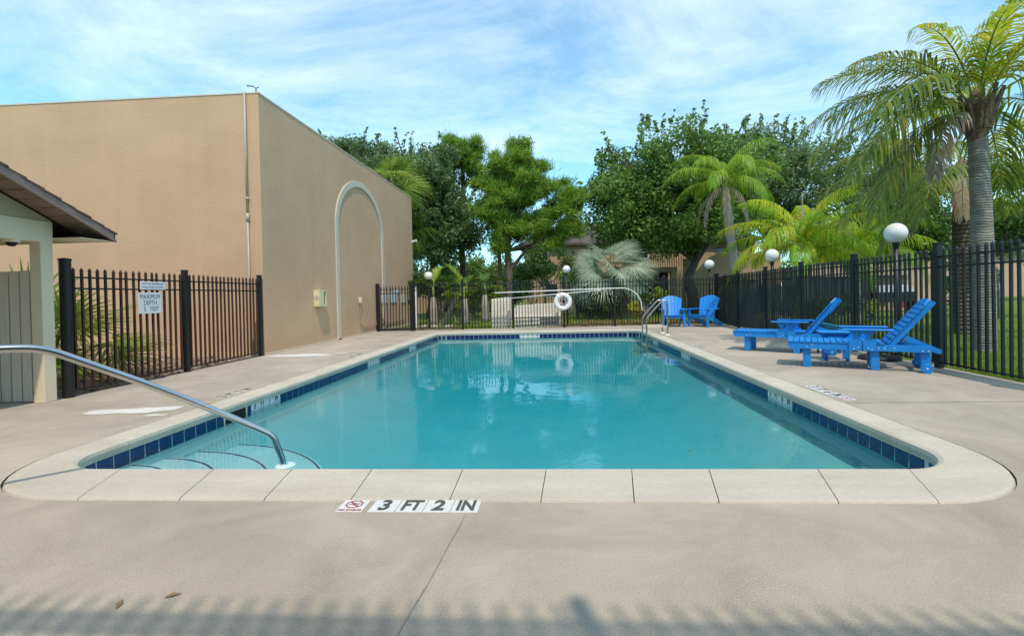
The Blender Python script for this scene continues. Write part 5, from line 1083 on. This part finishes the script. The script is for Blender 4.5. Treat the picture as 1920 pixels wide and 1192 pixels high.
MB().bbox(-.95,.95,-.3,.3,.45,.95,.02).build('cabinet', 'dark', t); MB().prism([(-.85,-.3,.95),(-.85,.3,.95),(-.85,.3,1.2),(-.85,.1,1.3),(-.85,-.2,1.2)], (1.7,0,0)).build('hood', 'greyp', t)
for x in (-.9,.85): MB().box(x,x+.06,-.25,.25,0,.45).build('leg', 'black', t)
for i, (x, lb) in enumerate(((18.0,'red plastic bin beside the grill, left one of two'), (18.5,'red plastic bin beside the grill, right one of two'))):
    t = thing('red_bin', lb, 'bin', (x, 25.2, 0), 0, 'red bins by the grill'); MB().lathe([(.15,.1),(.20,.55)], 12).build('body', 'red', t); MB().lathe([(.215,.55),(.215,.6),(.001,.62)], 12).build('lid', 'red', t)
# parked car far off
t = thing('parked_car', 'white hatchback parked far away beyond the lawn, right of the palm trunks', 'car', (68.2, 73, 0), 0)
prof = [(-2.1,.35),(-2.1,.85),(-1.75,.98),(-1.2,1.42),(.55,1.45),(1.15,1.0),(1.95,.85),(2.1,.6),(2.1,.35)]
MB().prism([(x,-.85,z) for x, z in prof], (0,1.7,0)).build('body', 'carwhite', t)
MB().prism([(-1.45,-.86,1.0),(-1.15,-.86,1.34),(-.35,-.86,1.36),(-.35,-.86,1.0)], (0,.01,0)).build('window', 'glass', t); MB().prism([(-.25,-.86,1.0),(-.25,-.86,1.36),(.45,-.86,1.36),(.95,-.86,1.0)], (0,.01,0)).build('window', 'glass', t)
for x in (-1.35,1.35):
    wv = MB().lathe([(.001,0),(.32,0),(.33,.05),(.33,.2),(.001,.2)], 16).build('wheel', 'rubber', t, loc=(x,-.68,.33)); wv.rotation_euler = (math.pi/2,0,0); MB().lathe([(.2,0),(.18,.01),(.001,.015)], 12).build('rim', 'bolt', wv, loc=(0,0,.2))
rocks = []; rr = np.random.default_rng(5)
for i in range(9):
    x = -5.4+rr.random()*1.5; y = 17.5+rr.random()*1.0; s = .06+.08*rr.random(); bm = bmesh.new(); bmesh.ops.create_icosphere(bm, subdivisions=1, radius=s)
    for v in bm.verts: v.co = Vector((v.co.x*(1+.3*rr.random()), v.co.y*(1+.2*rr.random()), v.co.z*.6))
    me = bpy.data.meshes.new('stone'); bm.to_mesh(me); bm.free(); me.materials.append(MT['pipe']); o = link('stone', me, None, (x, y, s*.3)); rocks.append((x, y, s, o))

rocks.sort()
for i, (x, y, s, o) in enumerate(rocks):
    tag(o, 'pale rock by the leftmost lamp, %s in the row from the gate' % ['first','second','third','fourth','fifth','sixth','seventh','eighth','last'][i], 'rock', 'pale rocks behind the far fence')
